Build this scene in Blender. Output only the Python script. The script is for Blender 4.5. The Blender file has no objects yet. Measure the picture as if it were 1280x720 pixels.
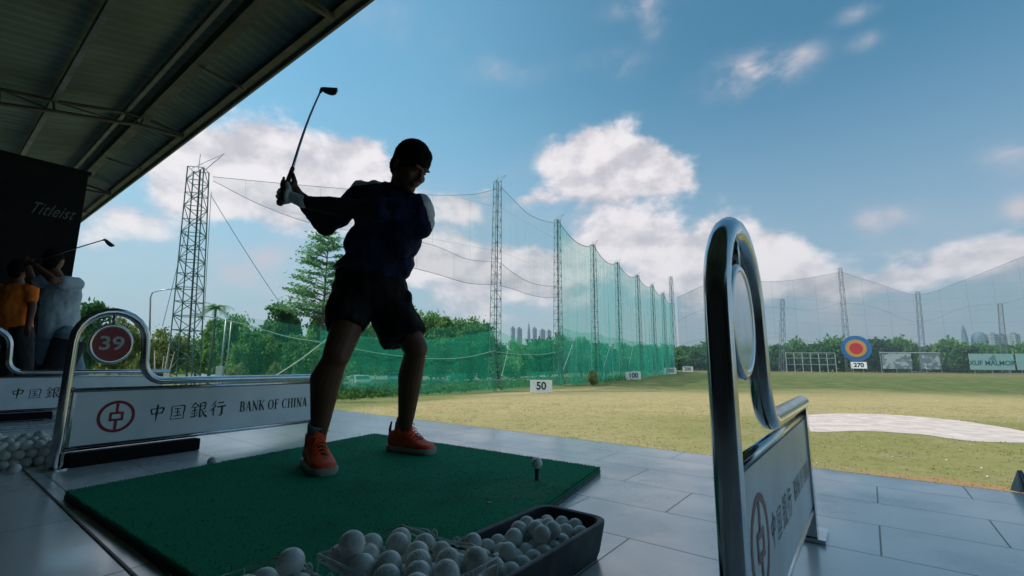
import bpy, math, random
import numpy as np
from mathutils import Vector, Matrix, noise as mnoise

random.seed(7); rng = np.random.default_rng(7)
S = bpy.context.scene
COL = S.collection
PI = math.pi
R = math.radians

# ------------------------------------------------------------------ camera
F = 575.0; CAMH = 0.52
PITCH = math.atan(93 / F); ROLL = R(0.5)
cam_d = bpy.data.cameras.new('camera'); cam = bpy.data.objects.new('camera', cam_d); COL.objects.link(cam)
cam_d.sensor_width = 36; cam_d.lens = F / 1280 * 36
cam_d.clip_start = 0.03; cam_d.clip_end = 9000
_f = Vector((0, math.cos(PITCH), math.sin(PITCH))); _r = Vector((1, 0, 0)); _u = _r.cross(_f)
_r2 = _r * math.cos(ROLL) + _u * math.sin(ROLL); _u2 = -_r * math.sin(ROLL) + _u * math.cos(ROLL)
M = Matrix((( _r2.x, _u2.x, -_f.x, 0), (_r2.y, _u2.y, -_f.y, 0), (_r2.z, _u2.z, -_f.z, CAMH), (0, 0, 0, 1)))
cam.matrix_world = M
S.camera = cam

# pixel (of the 1280x720 photograph) -> world, used only to read positions off the photograph
def ray(x, y):
    u = x - 640; v = 360 - y
    c, s = math.cos(ROLL), math.sin(ROLL)
    u, v = u * c - v * s, u * s + v * c
    return Vector((u, F * math.cos(PITCH) - v * math.sin(PITCH), F * math.sin(PITCH) + v * math.cos(PITCH)))
CAM = Vector((0, 0, CAMH))
def onz(x, y, z=0.0):
    r = ray(x, y); return CAM + r * ((z - CAMH) / r.z)
def at(x, y, d):
    r = ray(x, y); return CAM + r * (d / r.y)

GZ = -2.48                                    # level of the field below the tiled bay floor
A0 = R(37.5)
D = Vector((math.sin(A0), math.cos(A0), 0))   # down range
E = Vector((-math.cos(A0), math.sin(A0), 0))  # along the row of bays
def B(e, p, z=0.0): return E * e + D * p + Vector((0, 0, z))

# ------------------------------------------------------------------ light
SUN_EL = R(52); SUN_AZ = R(262)               # behind the building, high
sun_d = bpy.data.lights.new('sun', 'SUN'); sun = bpy.data.objects.new('sun', sun_d); COL.objects.link(sun)
sun_d.energy = 3.0; sun_d.angle = R(0.5); sun_d.color = (1.0, 0.94, 0.86)
sdir = Vector((math.sin(SUN_AZ) * math.cos(SUN_EL), math.cos(SUN_AZ) * math.cos(SUN_EL), math.sin(SUN_EL)))
sun.rotation_euler = sdir.to_track_quat('Z', 'Y').to_euler()
sun.location = (-20, -20, 40)

S.view_settings.view_transform = 'Standard'; S.view_settings.look = 'None'
S.view_settings.exposure = 0.62; S.view_settings.gamma = 1.0
S.view_settings.use_curve_mapping = False
S.render.engine = 'CYCLES'
S.cycles.transparent_max_bounces = 40
S.cycles.max_bounces = 8
S.cycles.volume_bounces = 0
S.cycles.use_denoising = True

# ------------------------------------------------------------------ node helper
class NT:
    def __init__(s, tree): s.t = tree; s.n = tree.nodes; s.l = tree.links
    def node(s, kind, **kw):
        n = s.n.new(kind)
        for k, v in kw.items(): setattr(n, k, v)
        return n
    def link(s, a, b): s.l.new(a, b)
    def put(s, sock, v):
        if isinstance(v, bpy.types.NodeSocket): s.l.new(v, sock)
        else:
            if sock.type == 'RGBA' and len(v) == 3: v = (*v, 1)
            sock.default_value = v
    def m(s, op, a, b=None, c=None, clamp=False):
        n = s.node('ShaderNodeMath', operation=op); n.use_clamp = clamp
        s.put(n.inputs[0], a)
        if b is not None: s.put(n.inputs[1], b)
        if c is not None: s.put(n.inputs[2], c)
        return n.outputs[0]
    def vm(s, op, a, b=None):
        n = s.node('ShaderNodeVectorMath', operation=op); s.put(n.inputs[0], a)
        if b is not None: s.put(n.inputs[1], b)
        return n.outputs[0]
    def noise(s, vec, scale, detail=4, rough=0.55, dist=0.0, dim='3D'):
        n = s.node('ShaderNodeTexNoise', noise_dimensions=dim)
        if vec is not None: s.put(n.inputs['Vector'], vec)
        n.inputs['Scale'].default_value = scale; n.inputs['Detail'].default_value = detail
        n.inputs['Roughness'].default_value = rough; n.inputs['Distortion'].default_value = dist
        return n.outputs['Fac']
    def ss(s, x, a, b, lo=0.0, hi=1.0, kind='SMOOTHSTEP'):
        n = s.node('ShaderNodeMapRange', interpolation_type=kind)
        s.put(n.inputs['Value'], x); s.put(n.inputs['From Min'], a); s.put(n.inputs['From Max'], b)
        s.put(n.inputs['To Min'], lo); s.put(n.inputs['To Max'], hi)
        return n.outputs['Result']
    def mix(s, f, a, b, blend='MIX'):
        n = s.node('ShaderNodeMix', data_type='RGBA', blend_type=blend)
        s.put(n.inputs['Factor'], f); s.put(n.inputs['A'], a) if False else None
        s.put(n.inputs[6], a); s.put(n.inputs[7], b)
        return n.outputs[2]
    def xyz(s, v):
        n = s.node('ShaderNodeSeparateXYZ'); s.put(n.inputs[0], v); return n.outputs
    def comb(s, x, y, z):
        n = s.node('ShaderNodeCombineXYZ'); s.put(n.inputs[0], x); s.put(n.inputs[1], y); s.put(n.inputs[2], z); return n.outputs[0]
    def bump(s, h, strength=0.3, dist=0.01):
        n = s.node('ShaderNodeBump'); n.inputs['Strength'].default_value = strength; n.inputs['Distance'].default_value = dist
        s.put(n.inputs['Height'], h); return n.outputs[0]

# ------------------------------------------------------------------ sky with clouds
W = bpy.data.worlds.new('World'); S.world = W; W.use_nodes = True
t = NT(W.node_tree); t.n.clear()
sky = t.node('ShaderNodeTexSky', sky_type='NISHITA'); sky.sun_disc = False
sky.sun_elevation = SUN_EL; sky.sun_rotation = SUN_AZ
sky.air_density = 1.0; sky.dust_density = 0.4; sky.ozone_density = 2.5
tc = t.node('ShaderNodeTexCoord'); dirv = tc.outputs['Generated']
X, Y, Z = t.xyz(dirv)
AZ = t.m('ARCTAN2', X, Y); EL = t.m('ARCSINE', Z)
def angs(px, py):
    r = ray(px, py).normalized(); return math.atan2(r.x, r.y), math.asin(r.z)
cvec = t.comb(t.m('MULTIPLY', AZ, 1.0), t.m('MULTIPLY', EL, 1.45), 0.3)
n1 = t.noise(cvec, 7.0, 9, 0.58, 0.15)
n2 = t.noise(t.vm('ADD', cvec, (0.022, -0.03, 0.0)), 7.0, 9, 0.58, 0.15)
n3 = t.noise(cvec, 2.6, 3, 0.5)
def blobs(lst):
    out = None
    for (px, py, rx, ry, w) in lst:
        a0, e0 = angs(px, py); a1, _ = angs(px + rx, py); _, e1 = angs(px, py - ry)
        sa, se = abs(a1 - a0), abs(e1 - e0)
        dx = t.m('DIVIDE', t.m('SUBTRACT', AZ, a0), sa); dy = t.m('DIVIDE', t.m('SUBTRACT', EL, e0), se)
        r2 = t.m('ADD', t.m('MULTIPLY', dx, dx), t.m('MULTIPLY', dy, dy))
        g = t.m('MULTIPLY', t.m('EXPONENT', t.m('MULTIPLY', r2, -0.9)), w)
        out = g if out is None else t.m('ADD', out, g)
    return out
cum = blobs([(300, 182, 70, 42, 1), (415, 192, 58, 44, 1), (370, 238, 110, 40, .9), (235, 222, 60, 40, .9), (455, 225, 40, 38, .8), (270, 262, 90, 20, .5),
             (735, 203, 48, 40, 1.1), (800, 200, 48, 38, 1.0), (775, 226, 70, 22, .7), (845, 222, 26, 20, .6),
             (668, 248, 34, 12, .8), (607, 240, 16, 10, .7), (568, 268, 26, 22, .7),
             (830, 284, 60, 34, .95), (762, 305, 60, 26, .7), (905, 308, 60, 32, .85), (975, 335, 70, 30, .9), (1060, 352, 80, 24, .85), (1150, 350, 60, 16, .6), (860, 350, 120, 36, .7),
             (700, 345, 90, 40, .7), (600, 350, 70, 40, .8), (545, 315, 34, 24, .8), (1215, 325, 72, 20, .9), (1275, 300, 50, 18, .6),
             (120, 300, 60, 20, .4), (900, 350, 110, 30, .5), (560, 335, 80, 34, .5), (200, 285, 70, 30, .5), (420, 262, 70, 24, .45)])
wis = blobs([(625, 85, 40, 18, .55), (800, 6, 34, 12, .8), (816, 28, 14, 20, .6), (768, 82, 34, 15, .5), (1072, 17, 22, 9, .8), (1080, 52, 18, 9, .6),
             (1010, 68, 20, 12, .6), (925, 94, 46, 19, 1.35), (972, 84, 34, 18, 1.2), (1095, 274, 36, 15, 1.3), (1262, 190, 34, 22, 1.3), (1276, 264, 22, 17, 1.3), (310, 326, 56, 18, 1.3), (505, 30, 60, 25, .25), (850, 385, 460, 60, .8), (350, 370, 260, 60, .6), (1180, 360, 180, 40, .6), (640, 300, 140, 60, .4), (160, 250, 60, 60, .3)])
fc = t.m('ADD', cum, t.m('MULTIPLY', t.m('SUBTRACT', n1, 0.5), 3.0))
ac = t.m('MULTIPLY', t.ss(fc, 0.25, 0.90), 0.94)
ac = t.m('MULTIPLY', ac, t.ss(cum, 0.10, 0.32))
aw = t.m('MULTIPLY', wis, t.ss(n1, 0.40, 0.68, 0.05, 1.0))
relief = t.m('ADD', t.m('MULTIPLY', t.m('SUBTRACT', n1, n2), 2.4), 0.66)
relief = t.m('ADD', relief, t.m('MULTIPLY', t.m('SUBTRACT', n3, 0.5), -0.5))
relief = t.ss(relief, 0.25, 0.95)
K = 1 / 0.14
ccol = t.mix(relief, (.41 * K, .38 * K, .41 * K), (.66 * K, .61 * K, .615 * K))
skyc = t.mix(1.0, sky.outputs[0], (0.62, 1.0, .85, 1), 'MULTIPLY')
dn = t.node('ShaderNodeVectorMath', operation='DOT_PRODUCT'); t.put(dn.inputs[0], dirv); dn.inputs[1].default_value = Vector((.74, .46, .49)).normalized()
deep = t.ss(dn.outputs['Value'], .50, .99)          # the deeper blue away from the sun
skyc = t.mix(deep, skyc, t.mix(1.0, skyc, (.44, .62, .70, 1), 'MULTIPLY'))
# air near the horizon is paler
hz = t.ss(EL, -0.02, 0.60, 0.85, 0.0)
skyc = t.mix(hz, skyc, (.262 * K, .285 * K, .345 * K))
c1 = t.mix(t.m('MULTIPLY', aw, .92, clamp=True), skyc, (.42 * K, .395 * K, .43 * K))
c2 = t.mix(ac, c1, ccol)
# below the horizon only the ground shows
bg = t.node('ShaderNodeBackground'); t.put(bg.inputs[0], c2); bg.inputs[1].default_value = 0.14
wo = t.node('ShaderNodeOutputWorld'); t.link(bg.outputs[0], wo.inputs[0])

# ------------------------------------------------------------------ materials
def mat(name, col, rough=0.6, metal=0.0, spec=0.5, var=0.0, scale=5.0, bump=0.0, bscale=40.0, bdist=0.005, coat=0.0, coord='Object', stretch=None, detail=4):
    m = bpy.data.materials.new(name); m.use_nodes = True
    q = NT(m.node_tree); b = q.n['Principled BSDF']
    b.inputs['Roughness'].default_value = rough; b.inputs['Metallic'].default_value = metal
    b.inputs['Specular IOR Level'].default_value = spec; b.inputs['Coat Weight'].default_value = coat
    tcn = q.node('ShaderNodeTexCoord'); v = tcn.outputs[coord]
    if stretch:
        v = q.vm('MULTIPLY', v, stretch)
    if var > 0:
        nz = q.noise(v, scale, detail)
        dark = tuple(max(0, c * (1 - var)) for c in col); light = tuple(min(1, c * (1 + var)) for c in col)
        q.put(b.inputs['Base Color'], q.mix(q.ss(nz, 0.3, 0.7), dark, light))
        q.put(b.inputs['Roughness'], q.ss(nz, 0.3, 0.7, min(1, rough * 1.12), rough * 0.88))
    else:
        b.inputs['Base Color'].default_value = (*col, 1)
    if bump > 0:
        q.put(b.inputs['Normal'], q.bump(q.noise(v, bscale, 5, 0.6), bump, bdist))
    return m

MT = {}
MT['chrome'] = mat('brushed steel', (.55, .56, .57), 0.16, 1.0, var=.12, scale=14, bump=.04, bscale=180, bdist=.001)
MT['panel'] = mat('painted sign panel', (.84, .87, .88), 0.38, var=.07, scale=4, bump=.03, bscale=30)
MT['red'] = mat('red sign paint', (.30, .015, .02), 0.4, var=.08)
MT['ink'] = mat('black sign ink', (.012, .013, .016), 0.45)
MT['white'] = mat('white paint', (.72, .72, .72), 0.5, var=.06, scale=6)
MT['greywhite'] = mat('faded white paint', (.5, .5, .52), 0.5, var=.08, scale=9)
MT['rubber'] = mat('black rubber', (.018, .02, .024), 0.5, var=.25, scale=18, bump=.12, bscale=90, bdist=.002)
MT['blackplastic'] = mat('black plastic', (.006, .006, .007), 0.75, spec=.2)
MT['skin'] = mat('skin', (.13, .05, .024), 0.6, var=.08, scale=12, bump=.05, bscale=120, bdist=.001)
MT['hair'] = mat('black hair', (.004, .0035, .0035), 0.8, spec=.12, var=.3, scale=60, bump=.5, bscale=150, bdist=.004, stretch=(1, 1, .3))
MT['eye'] = mat('eye', (.16, .14, .13), 0.2)
MT['iris'] = mat('iris', (.01, .007, .005), 0.2)
MT['lip'] = mat('lips', (.24, .09, .07), 0.5)
MT['shirt'] = mat('navy polo cloth', (.016, .022, .07), 0.8, spec=.25, var=.2, scale=8, bump=.3, bscale=12, bdist=.01)
MT['yoke'] = mat('white polo cloth', (.62, .64, .66), 0.85, spec=.25, bump=.2, bscale=14, bdist=.008)
MT['sleeve'] = mat('black stretch cloth', (.010, .010, .012), 0.8, spec=.25, bump=.2, bscale=30, bdist=.003)
MT['shorts'] = mat('black shorts cloth', (.009, .009, .011), 0.85, spec=.25, var=.15, bump=.35, bscale=9, bdist=.012)
MT['glove'] = mat('white golf glove', (.6, .63, .62), 0.6, bump=.25, bscale=60, bdist=.002)
MT['orange'] = mat('orange red shoe mesh', (.95, .085, .012), 0.6, var=.12, scale=30, bump=.35, bscale=160, bdist=.001)
MT['lace'] = mat('orange laces', (1.0, .13, .03), 0.7)
MT['sole'] = mat('white rubber sole', (.36, .35, .34), 0.55, var=.1, scale=20)
MT['sock'] = mat('grey blue socks', (.22, .27, .34), 0.9, bump=.3, bscale=80, bdist=.002)
MT['wire'] = mat('white coated wire', (.7, .72, .72), 0.3)
MT['teerubber'] = mat('rubber tee', (.01, .01, .01), 0.5)
MT['roofsheet'] = mat('green grey roofing sheet', (.10, .15, .13), 0.6, var=.22, scale=.9, bump=.05, bscale=8)
MT['roofsteel'] = mat('dark painted roof steel', (.045, .055, .052), 0.5, var=.2, scale=4)
MT['roofsteel2'] = mat('grey painted purlin steel', (.10, .12, .11), 0.5, var=.2, scale=4)
MT['unseenwall'] = mat('unseen dark wall', (.015, .017, .018), 0.8, var=.2, scale=2)
MT['banner'] = mat('black banner cloth', (.006, .0065, .008), 0.75, spec=.2, var=.1, scale=3, bump=.1, bscale=4, bdist=.02)
MT['bannertext'] = mat('grey banner print', (.11, .115, .12), 0.7)
MT['tower'] = mat('green painted tower steel', (.07, .16, .13), 0.5, var=.3, scale=1.5)
MT['towerdark'] = mat('dark tower cable duct', (.02, .035, .035), 0.5)
MT['mast'] = mat('weathered mast steel', (.14, .18, .19), 0.5, var=.2)
MT['cable'] = mat('dark steel cable', (.12, .15, .15), 0.5)
MT['rope'] = mat('pale rope', (.5, .52, .45), 0.8)
MT['galv'] = mat('galvanised steel', (.35, .38, .4), 0.4, .6)
MT['bark'] = mat('bark', (.10, .075, .055), 0.9, var=.35, scale=6, bump=.5, bscale=25, bdist=.03, stretch=(1, 1, .25))
MT['palebark'] = mat('pale dead wood', (.38, .33, .27), 0.9, var=.2, scale=4)
MT['concrete'] = mat('concrete edge', (.25, .25, .25), 0.8, var=.15, bump=.2)
MT['sand'] = mat('bunker sand', (.58, .47, .42), 0.9, var=.18, scale=1.2, bump=.8, bscale=4, bdist=.08, detail=8)
MT['road'] = mat('parking asphalt', (.20, .19, .17), 0.85, var=.2, scale=.3)
MT['orangecloth'] = mat('orange cotton', (.75, .17, .02), 0.85, spec=.2, bump=.3, bscale=9, bdist=.015)
MT['bluecloth'] = mat('pale blue cotton', (.38, .47, .55), 0.85, spec=.2, var=.06, bump=.35, bscale=8, bdist=.02)
MT['jeans'] = mat('pale blue trousers', (.20, .27, .35), 0.9, var=.15, bump=.3, bscale=10, bdist=.01)
MT['darkcloth'] = mat('dark trousers', (.02, .022, .03), 0.9)
MT['tyre'] = mat('tyre', (.015, .015, .015), 0.8)
MT['glass'] = mat('car glass', (.02, .03, .035), 0.06)
MT['lampglass'] = mat('lamp glass', (.6, .6, .55), 0.2)
MT['taillight'] = mat('tail light', (.35, .01, .01), 0.3)
MT['bluepaint'] = mat('target blue', (.02, .11, .30), 0.5, var=.1, scale=.5)
MT['tealpaint'] = mat('target teal', (.04, .20, .20), 0.5)
MT['orangepaint'] = mat('target orange', (.45, .20, .05), 0.5)
MT['redpaint'] = mat('target red', (.40, .02, .03), 0.5)
MT['bannerteal'] = mat('pale teal banner cloth', (.30, .46, .44), 0.6, var=.06, scale=.4)
MT['bannertext2'] = mat('dark teal print', (.04, .13, .14), 0.6)
MT['cagenet'] = mat('white cage posts', (.45, .5, .48), 0.6)
MT['purple'] = mat('violet stripe', (.12, .10, .22), 0.5)
MT['bpanel'] = mat('basketwork dark', (.012, .014, .014), 0.6)

def ball_material():
    m = bpy.data.materials.new('dimpled range ball'); m.use_nodes = True
    q = NT(m.node_tree); b = q.n['Principled BSDF']
    oi = q.node('ShaderNodeObjectInfo'); tcn = q.node('ShaderNodeTexCoord')
    v = q.vm('ADD', tcn.outputs['Object'], q.vm('MULTIPLY', oi.outputs['Location'], (3.1, 2.7, 1.9)))
    nz = q.noise(v, 26, 4)
    c = q.mix(oi.outputs['Random'], (.90, .90, .87), (.70, .70, .63))
    c = q.mix(q.ss(nz, .52, .75, 0, .6), c, (.34, .34, .28))
    x_, y_, z_ = q.xyz(tcn.outputs['Object'])
    mk = q.m('MULTIPLY', q.m('LESS_THAN', q.m('ABSOLUTE', y_), .0045), q.m('LESS_THAN', q.m('ABSOLUTE', z_), .0014)); mk = q.m('MULTIPLY', mk, q.m('GREATER_THAN', x_, 0.0))
    c = q.mix(q.m('MULTIPLY', mk, q.m('GREATER_THAN', oi.outputs['Random'], .35)), c, (.03, .03, .05))
    q.put(b.inputs['Base Color'], c); b.inputs['Roughness'].default_value = .38
    vo = q.node('ShaderNodeTexVoronoi'); vo.inputs['Scale'].default_value = 210; q.link(tcn.outputs['Object'], vo.inputs['Vector'])
    q.put(b.inputs['Normal'], q.bump(q.ss(vo.outputs['Distance'], 0.0, 0.55), 0.55, .0009))
    return m
MT['ball'] = ball_material()

_mA, _mC = onz(82, 614, .03), onz(750, 584, .03); tee_local = onz(655, 612, .03) - (_mA + _mC) / 2 + Vector((0, 0, .03))
def turf_material():
    m = bpy.data.materials.new('green carpet turf'); m.use_nodes = True
    q = NT(m.node_tree); b = q.n['Principled BSDF']; tcn = q.node('ShaderNodeTexCoord'); v = tcn.outputs['Object']
    a = q.noise(v, 380, 3); c = q.noise(v, 3.2, 5)
    wr = q.noise(v, 45, 4)
    col = q.mix(q.ss(a, .3, .7), (.006, .18, .085), (.014, .38, .185))
    col = q.mix(q.ss(c, .45, .75, 0, .45), col, (.02, .10, .06))
    col = q.mix(q.ss(wr, .62, .75, 0, .3), col, (.03, .12, .08))
    tp = tee_local
    dd = q.node('ShaderNodeVectorMath', operation='DISTANCE'); q.put(dd.inputs[0], v); dd.inputs[1].default_value = tp
    wear = q.m('MULTIPLY', q.ss(q.m('ADD', dd.outputs['Value'], q.m('MULTIPLY', q.m('SUBTRACT', c, .5), .3)), .05, .34, 1, 0), q.ss(wr, .40, .62))
    col = q.mix(q.m('MULTIPLY', wear, .6), col, (.17, .25, .16))
    scr = q.noise(q.vm('MULTIPLY', v, (30, 5, 1)), 2.0, 5, .7); col = q.mix(q.ss(scr, .60, .75, 0, .35), col, (.005, .05, .03))
    q.put(b.inputs['Base Color'], col); b.inputs['Roughness'].default_value = .95; b.inputs['Specular IOR Level'].default_value = .12
    q.put(b.inputs['Normal'], q.bump(q.m('ADD', a, wr), .8, .004))
    return m
MT['turf'] = turf_material()

def tile_material():
    m = bpy.data.materials.new('stone tile floor'); m.use_nodes = True
    q = NT(m.node_tree); b = q.n['Principled BSDF']; tcn = q.node('ShaderNodeTexCoord'); v = tcn.outputs['Object']
    # object x = along the bays, y = down range; joint rows at 1.40 + 0.313 k
    vv = q.vm('ADD', v, (30.02, 31.3 - 1.40 + 0.0, 0))
    br = q.node('ShaderNodeTexBrick'); q.link(vv, br.inputs['Vector'])
    br.offset = 0.5; br.offset_frequency = 2; br.squash = 1
    for k, val in (('Scale', 1.0), ('Brick Width', 0.6), ('Row Height', 0.313), ('Mortar Size', 0.0028), ('Mortar Smooth', 0.15), ('Bias', 0.0)):
        br.inputs[k].default_value = val
    br.inputs['Color1'].default_value = (.82, .79, .78, 1); br.inputs['Color2'].default_value = (.88, .85, .84, 1)
    br.inputs['Mortar'].default_value = (.05, .055, .06, 1)
    st = q.noise(q.vm('MULTIPLY', v, (1, 1, 1)), 1.6, 6, .6)
    fine = q.noise(v, 60, 5, .7)
    col = q.mix(q.ss(st, .35, .75, 0, .5), br.outputs['Color'], (.64, .62, .62))
    col = q.mix(q.ss(fine, .5, .8, 0, .22), col, (.33, .34, .37))
    scr = q.noise(q.vm('MULTIPLY', v, (3, 24, 1)), 3.0, 6, .7)
    col = q.mix(q.ss(scr, .62, .75, 0, .2), col, (.3, .31, .33)); b.inputs['IOR'].default_value = 1.9; b.inputs['Coat Weight'].default_value = 1.0; b.inputs['Coat IOR'].default_value = 2.2; b.inputs['Coat Roughness'].default_value = .22
    q.put(b.inputs['Base Color'], col)
    q.put(b.inputs['Roughness'], q.ss(q.m('ADD', st, q.m('MULTIPLY', fine, .3)), .4, .9, .30, .55))
    h = q.m('SUBTRACT', q.m('MULTIPLY', fine, .15), q.m('MULTIPLY', br.outputs['Fac'], 1.0))
    spots = q.ss(q.noise(v, 9, 6, .75), .63, .72, 0, .5)
    q.put(b.inputs['Base Color'], q.mix(spots, col, (.30, .29, .28)))
    q.put(b.inputs['Normal'], q.bump(h, .35, .002)); q.put(b.inputs['Coat Weight'], q.m('SUBTRACT', 1.0, q.m('ADD', q.m('MULTIPLY', br.outputs['Fac'], .9), q.m('MULTIPLY', spots, .8)), clamp=True))
    q.put(b.inputs['Coat Roughness'], q.ss(st, .35, .7, .16, .34))
    return m
MT['tile'] = tile_material()

def field_material():
    m = bpy.data.materials.new('range grass'); m.use_nodes = True
    q = NT(m.node_tree); b = q.n['Principled BSDF']; g = q.node('ShaderNodeNewGeometry'); v = g.outputs['Position']
    x, y, z = q.xyz(v)
    n_big = q.noise(v, .06, 5, .6); n_mid = q.noise(v, .35, 5, .62); n_f = q.noise(v, 3.0, 5, .7)
    n_ff = q.noise(v, 14, 3, .7)
    yy = q.m('ADD', y, q.m('MULTIPLY', q.m('SUBTRACT', n_big, .5), 22))
    yy = q.m('ADD', yy, q.m('MULTIPLY', x, .10))
    tan = (.44, .34, .165); green = (.085, .125, .04); olive = (.23, .225, .075)
    # worn, dry turf close to the bays, then greener turf, then drier again
    c = q.mix(q.ss(yy, 44, 66), tan, green)
    c = q.mix(q.ss(yy, 110, 190, 0, .65), c, (.21, .18, .075))
    near = q.ss(q.m('ADD', y, q.m('MULTIPLY', q.m('SUBTRACT', n_mid, .5), 5)), 24, 31, 1.0, 0.0)
    right = q.ss(q.m('ADD', x, q.m('MULTIPLY', q.m('SUBTRACT', n_big, .5), 8)), 3, 11)
    c = q.mix(q.m('MULTIPLY', near, q.ss(right, 0, 1, .35, .85)), c, olive)
    # bare orange earth strip
    d1_, d2_ = onz(1092, 591, GZ), onz(1262, 612, GZ); sl = (d2_.y - d1_.y) / (d2_.x - d1_.x)
    dy = q.m('ABSOLUTE', q.m('SUBTRACT', q.m('ADD', y, q.m('MULTIPLY', q.m('SUBTRACT', n_mid, .5), 1.2)), q.m('ADD', d1_.y - sl * d1_.x, q.m('MULTIPLY', x, sl))))
    dirt = q.m('MULTIPLY', q.ss(dy, .15, .9, .9, 0), q.ss(x, d1_.x - 1.5, d1_.x + .8))
    # patchiness of the turf itself
    c = q.mix(q.ss(n_mid, .42, .72, 0, .55), c, (.36, .29, .155))
    c = q.mix(q.ss(n_f, .48, .72, 0, .6), c, (.12, .13, .035)); c = q.mix(q.ss(q.noise(v, 1.1, 6, .7), .52, .68, 0, .45), c, (.16, .19, .05))
    c = q.mix(q.ss(n_ff, .55, .8, 0, .35), c, (.34, .29, .17))
    c = q.mix(q.m('MULTIPLY', dirt, q.ss(n_f, .25, .6, .35, 1.0)), c, (.40, .215, .115))
    # greener margin along and beyond the netting
    side = q.m('SUBTRACT', q.m('ADD', x, q.m('MULTIPLY', q.m('SUBTRACT', n_mid, .5), 4)), q.m('MULTIPLY', q.m('SUBTRACT', y, 46), .52))
    c = q.mix(q.ss(side, -3.5, .5, .7, 0.0), c, (.10, .15, .04))
    q.put(b.inputs['Base Color'], c); b.inputs['Roughness'].default_value = .95; b.inputs['Specular IOR Level'].default_value = .1
    q.put(b.inputs['Normal'], q.bump(q.m('ADD', n_f, q.m('MULTIPLY', n_ff, .5)), .7, .12))
    return m
MT['field'] = field_material()

def leaf_material(name, c1, c2, trans=.45):
    m = bpy.data.materials.new(name); m.use_nodes = True
    q = NT(m.node_tree); q.n.clear()
    g = q.node('ShaderNodeNewGeometry'); oi = q.node('ShaderNodeObjectInfo')
    nz = q.noise(g.outputs['Position'], .7, 4, .7); nf = q.noise(g.outputs['Position'], 7, 2, .6)
    c = q.mix(q.ss(q.m('ADD', q.m('MULTIPLY', nz, .6), q.m('MULTIPLY', nf, .4)), .38, .62), c1, c2)
    c = q.mix(q.m('MULTIPLY', oi.outputs['Random'], .3), c, tuple(x * .6 for x in c2))
    d = q.node('ShaderNodeBsdfDiffuse'); tr = q.node('ShaderNodeBsdfTranslucent'); mx = q.node('ShaderNodeMixShader')
    q.put(d.inputs[0], c); q.put(tr.inputs[0], c); mx.inputs[0].default_value = trans
    q.link(d.outputs[0], mx.inputs[1]); q.link(tr.outputs[0], mx.inputs[2])
    o = q.node('ShaderNodeOutputMaterial'); q.link(mx.outputs[0], o.inputs[0])
    return m
MT['leaf_mid'] = leaf_material('mid green leaves', (0.078, 0.208, 0.058), (0.221, 0.416, 0.13))
MT['leaf_dark'] = leaf_material('dark green leaves', (0.039, 0.124, 0.046), (0.117, 0.26, 0.091))
MT['leaf_olive'] = leaf_material('olive leaves', (0.13, 0.182, 0.052), (0.286, 0.338, 0.117))
MT['leaf_tall'] = leaf_material('fresh leaves', (0.104, 0.26, 0.104), (0.221, 0.442, 0.182))
MT['tuft'] = leaf_material('dry grass tufts', (.30, .29, .11), (.50, .42, .20), .5)
MT['weed'] = leaf_material('bright weeds', (.06, .15, .03), (.16, .26, .07))

def net_material(name, col, cover, fold=.12, fscale=.5, grid=None):
    """knotted netting: fine mesh far below a pixel, so a coverage instead of single threads"""
    m = bpy.data.materials.new(name); m.use_nodes = True
    q = NT(m.node_tree); q.n.clear()
    uv = q.node('ShaderNodeUVMap'); v = uv.outputs[0]
    x, y, z = q.xyz(v)
    fn = q.noise(q.comb(q.m('MULTIPLY', x, 1.0), q.m('MULTIPLY', y, .06), 0.0), fscale, 4, .6)
    fn2 = q.noise(v, .12, 3, .5)
    cv = q.m('ADD', cover, q.m('MULTIPLY', q.m('SUBTRACT', q.m('ADD', q.m('MULTIPLY', fn, .7), q.m('MULTIPLY', fn2, .3)), .5), fold * 4))
    # sewn seams and support cords in the net
    for (ax, per, w, add) in ((x, 4.2, .05, .10), (y, 5.0, .06, .10)):
        fr = q.m('ABSOLUTE', q.m('SUBTRACT', q.m('FRACT', q.m('DIVIDE', ax, per)), .5))
        cv = q.m('ADD', cv, q.m('MULTIPLY', q.m('LESS_THAN', fr, w / per), add))
    cv = q.m('MAXIMUM', q.m('MINIMUM', cv, .97), .02)
    d = q.node('ShaderNodeBsdfDiffuse'); tl = q.node('ShaderNodeBsdfTranslucent'); m1 = q.node('ShaderNodeMixShader')
    q.put(d.inputs[0], col); q.put(tl.inputs[0], col); m1.inputs[0].default_value = .45
    q.link(d.outputs[0], m1.inputs[1]); q.link(tl.outputs[0], m1.inputs[2])
    tr = q.node('ShaderNodeBsdfTransparent'); mx = q.node('ShaderNodeMixShader')
    q.put(mx.inputs[0], cv); q.link(tr.outputs[0], mx.inputs[1]); q.link(m1.outputs[0], mx.inputs[2])
    o = q.node('ShaderNodeOutputMaterial'); q.link(mx.outputs[0], o.inputs[0])
    return m
MT['net_upper'] = net_material('fine upper netting', (.22, .42, .44), .15, .04)
MT['net_band'] = net_material('overlapped grey netting', (.28, .34, .36), .24, .05)
MT['net_main'] = net_material('turquoise netting', (.10, .52, .42), .40, .14, .9)
MT['net_skirt'] = net_material('green skirt netting', (.04, .55, .33), .33, .18, .7)
MT['net_clear'] = net_material('thin lower netting', (.06, .46, .30), .16, .08)
MT['net_far'] = net_material('grey far netting', (.20, .26, .30), .22, .05, .2)

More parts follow.
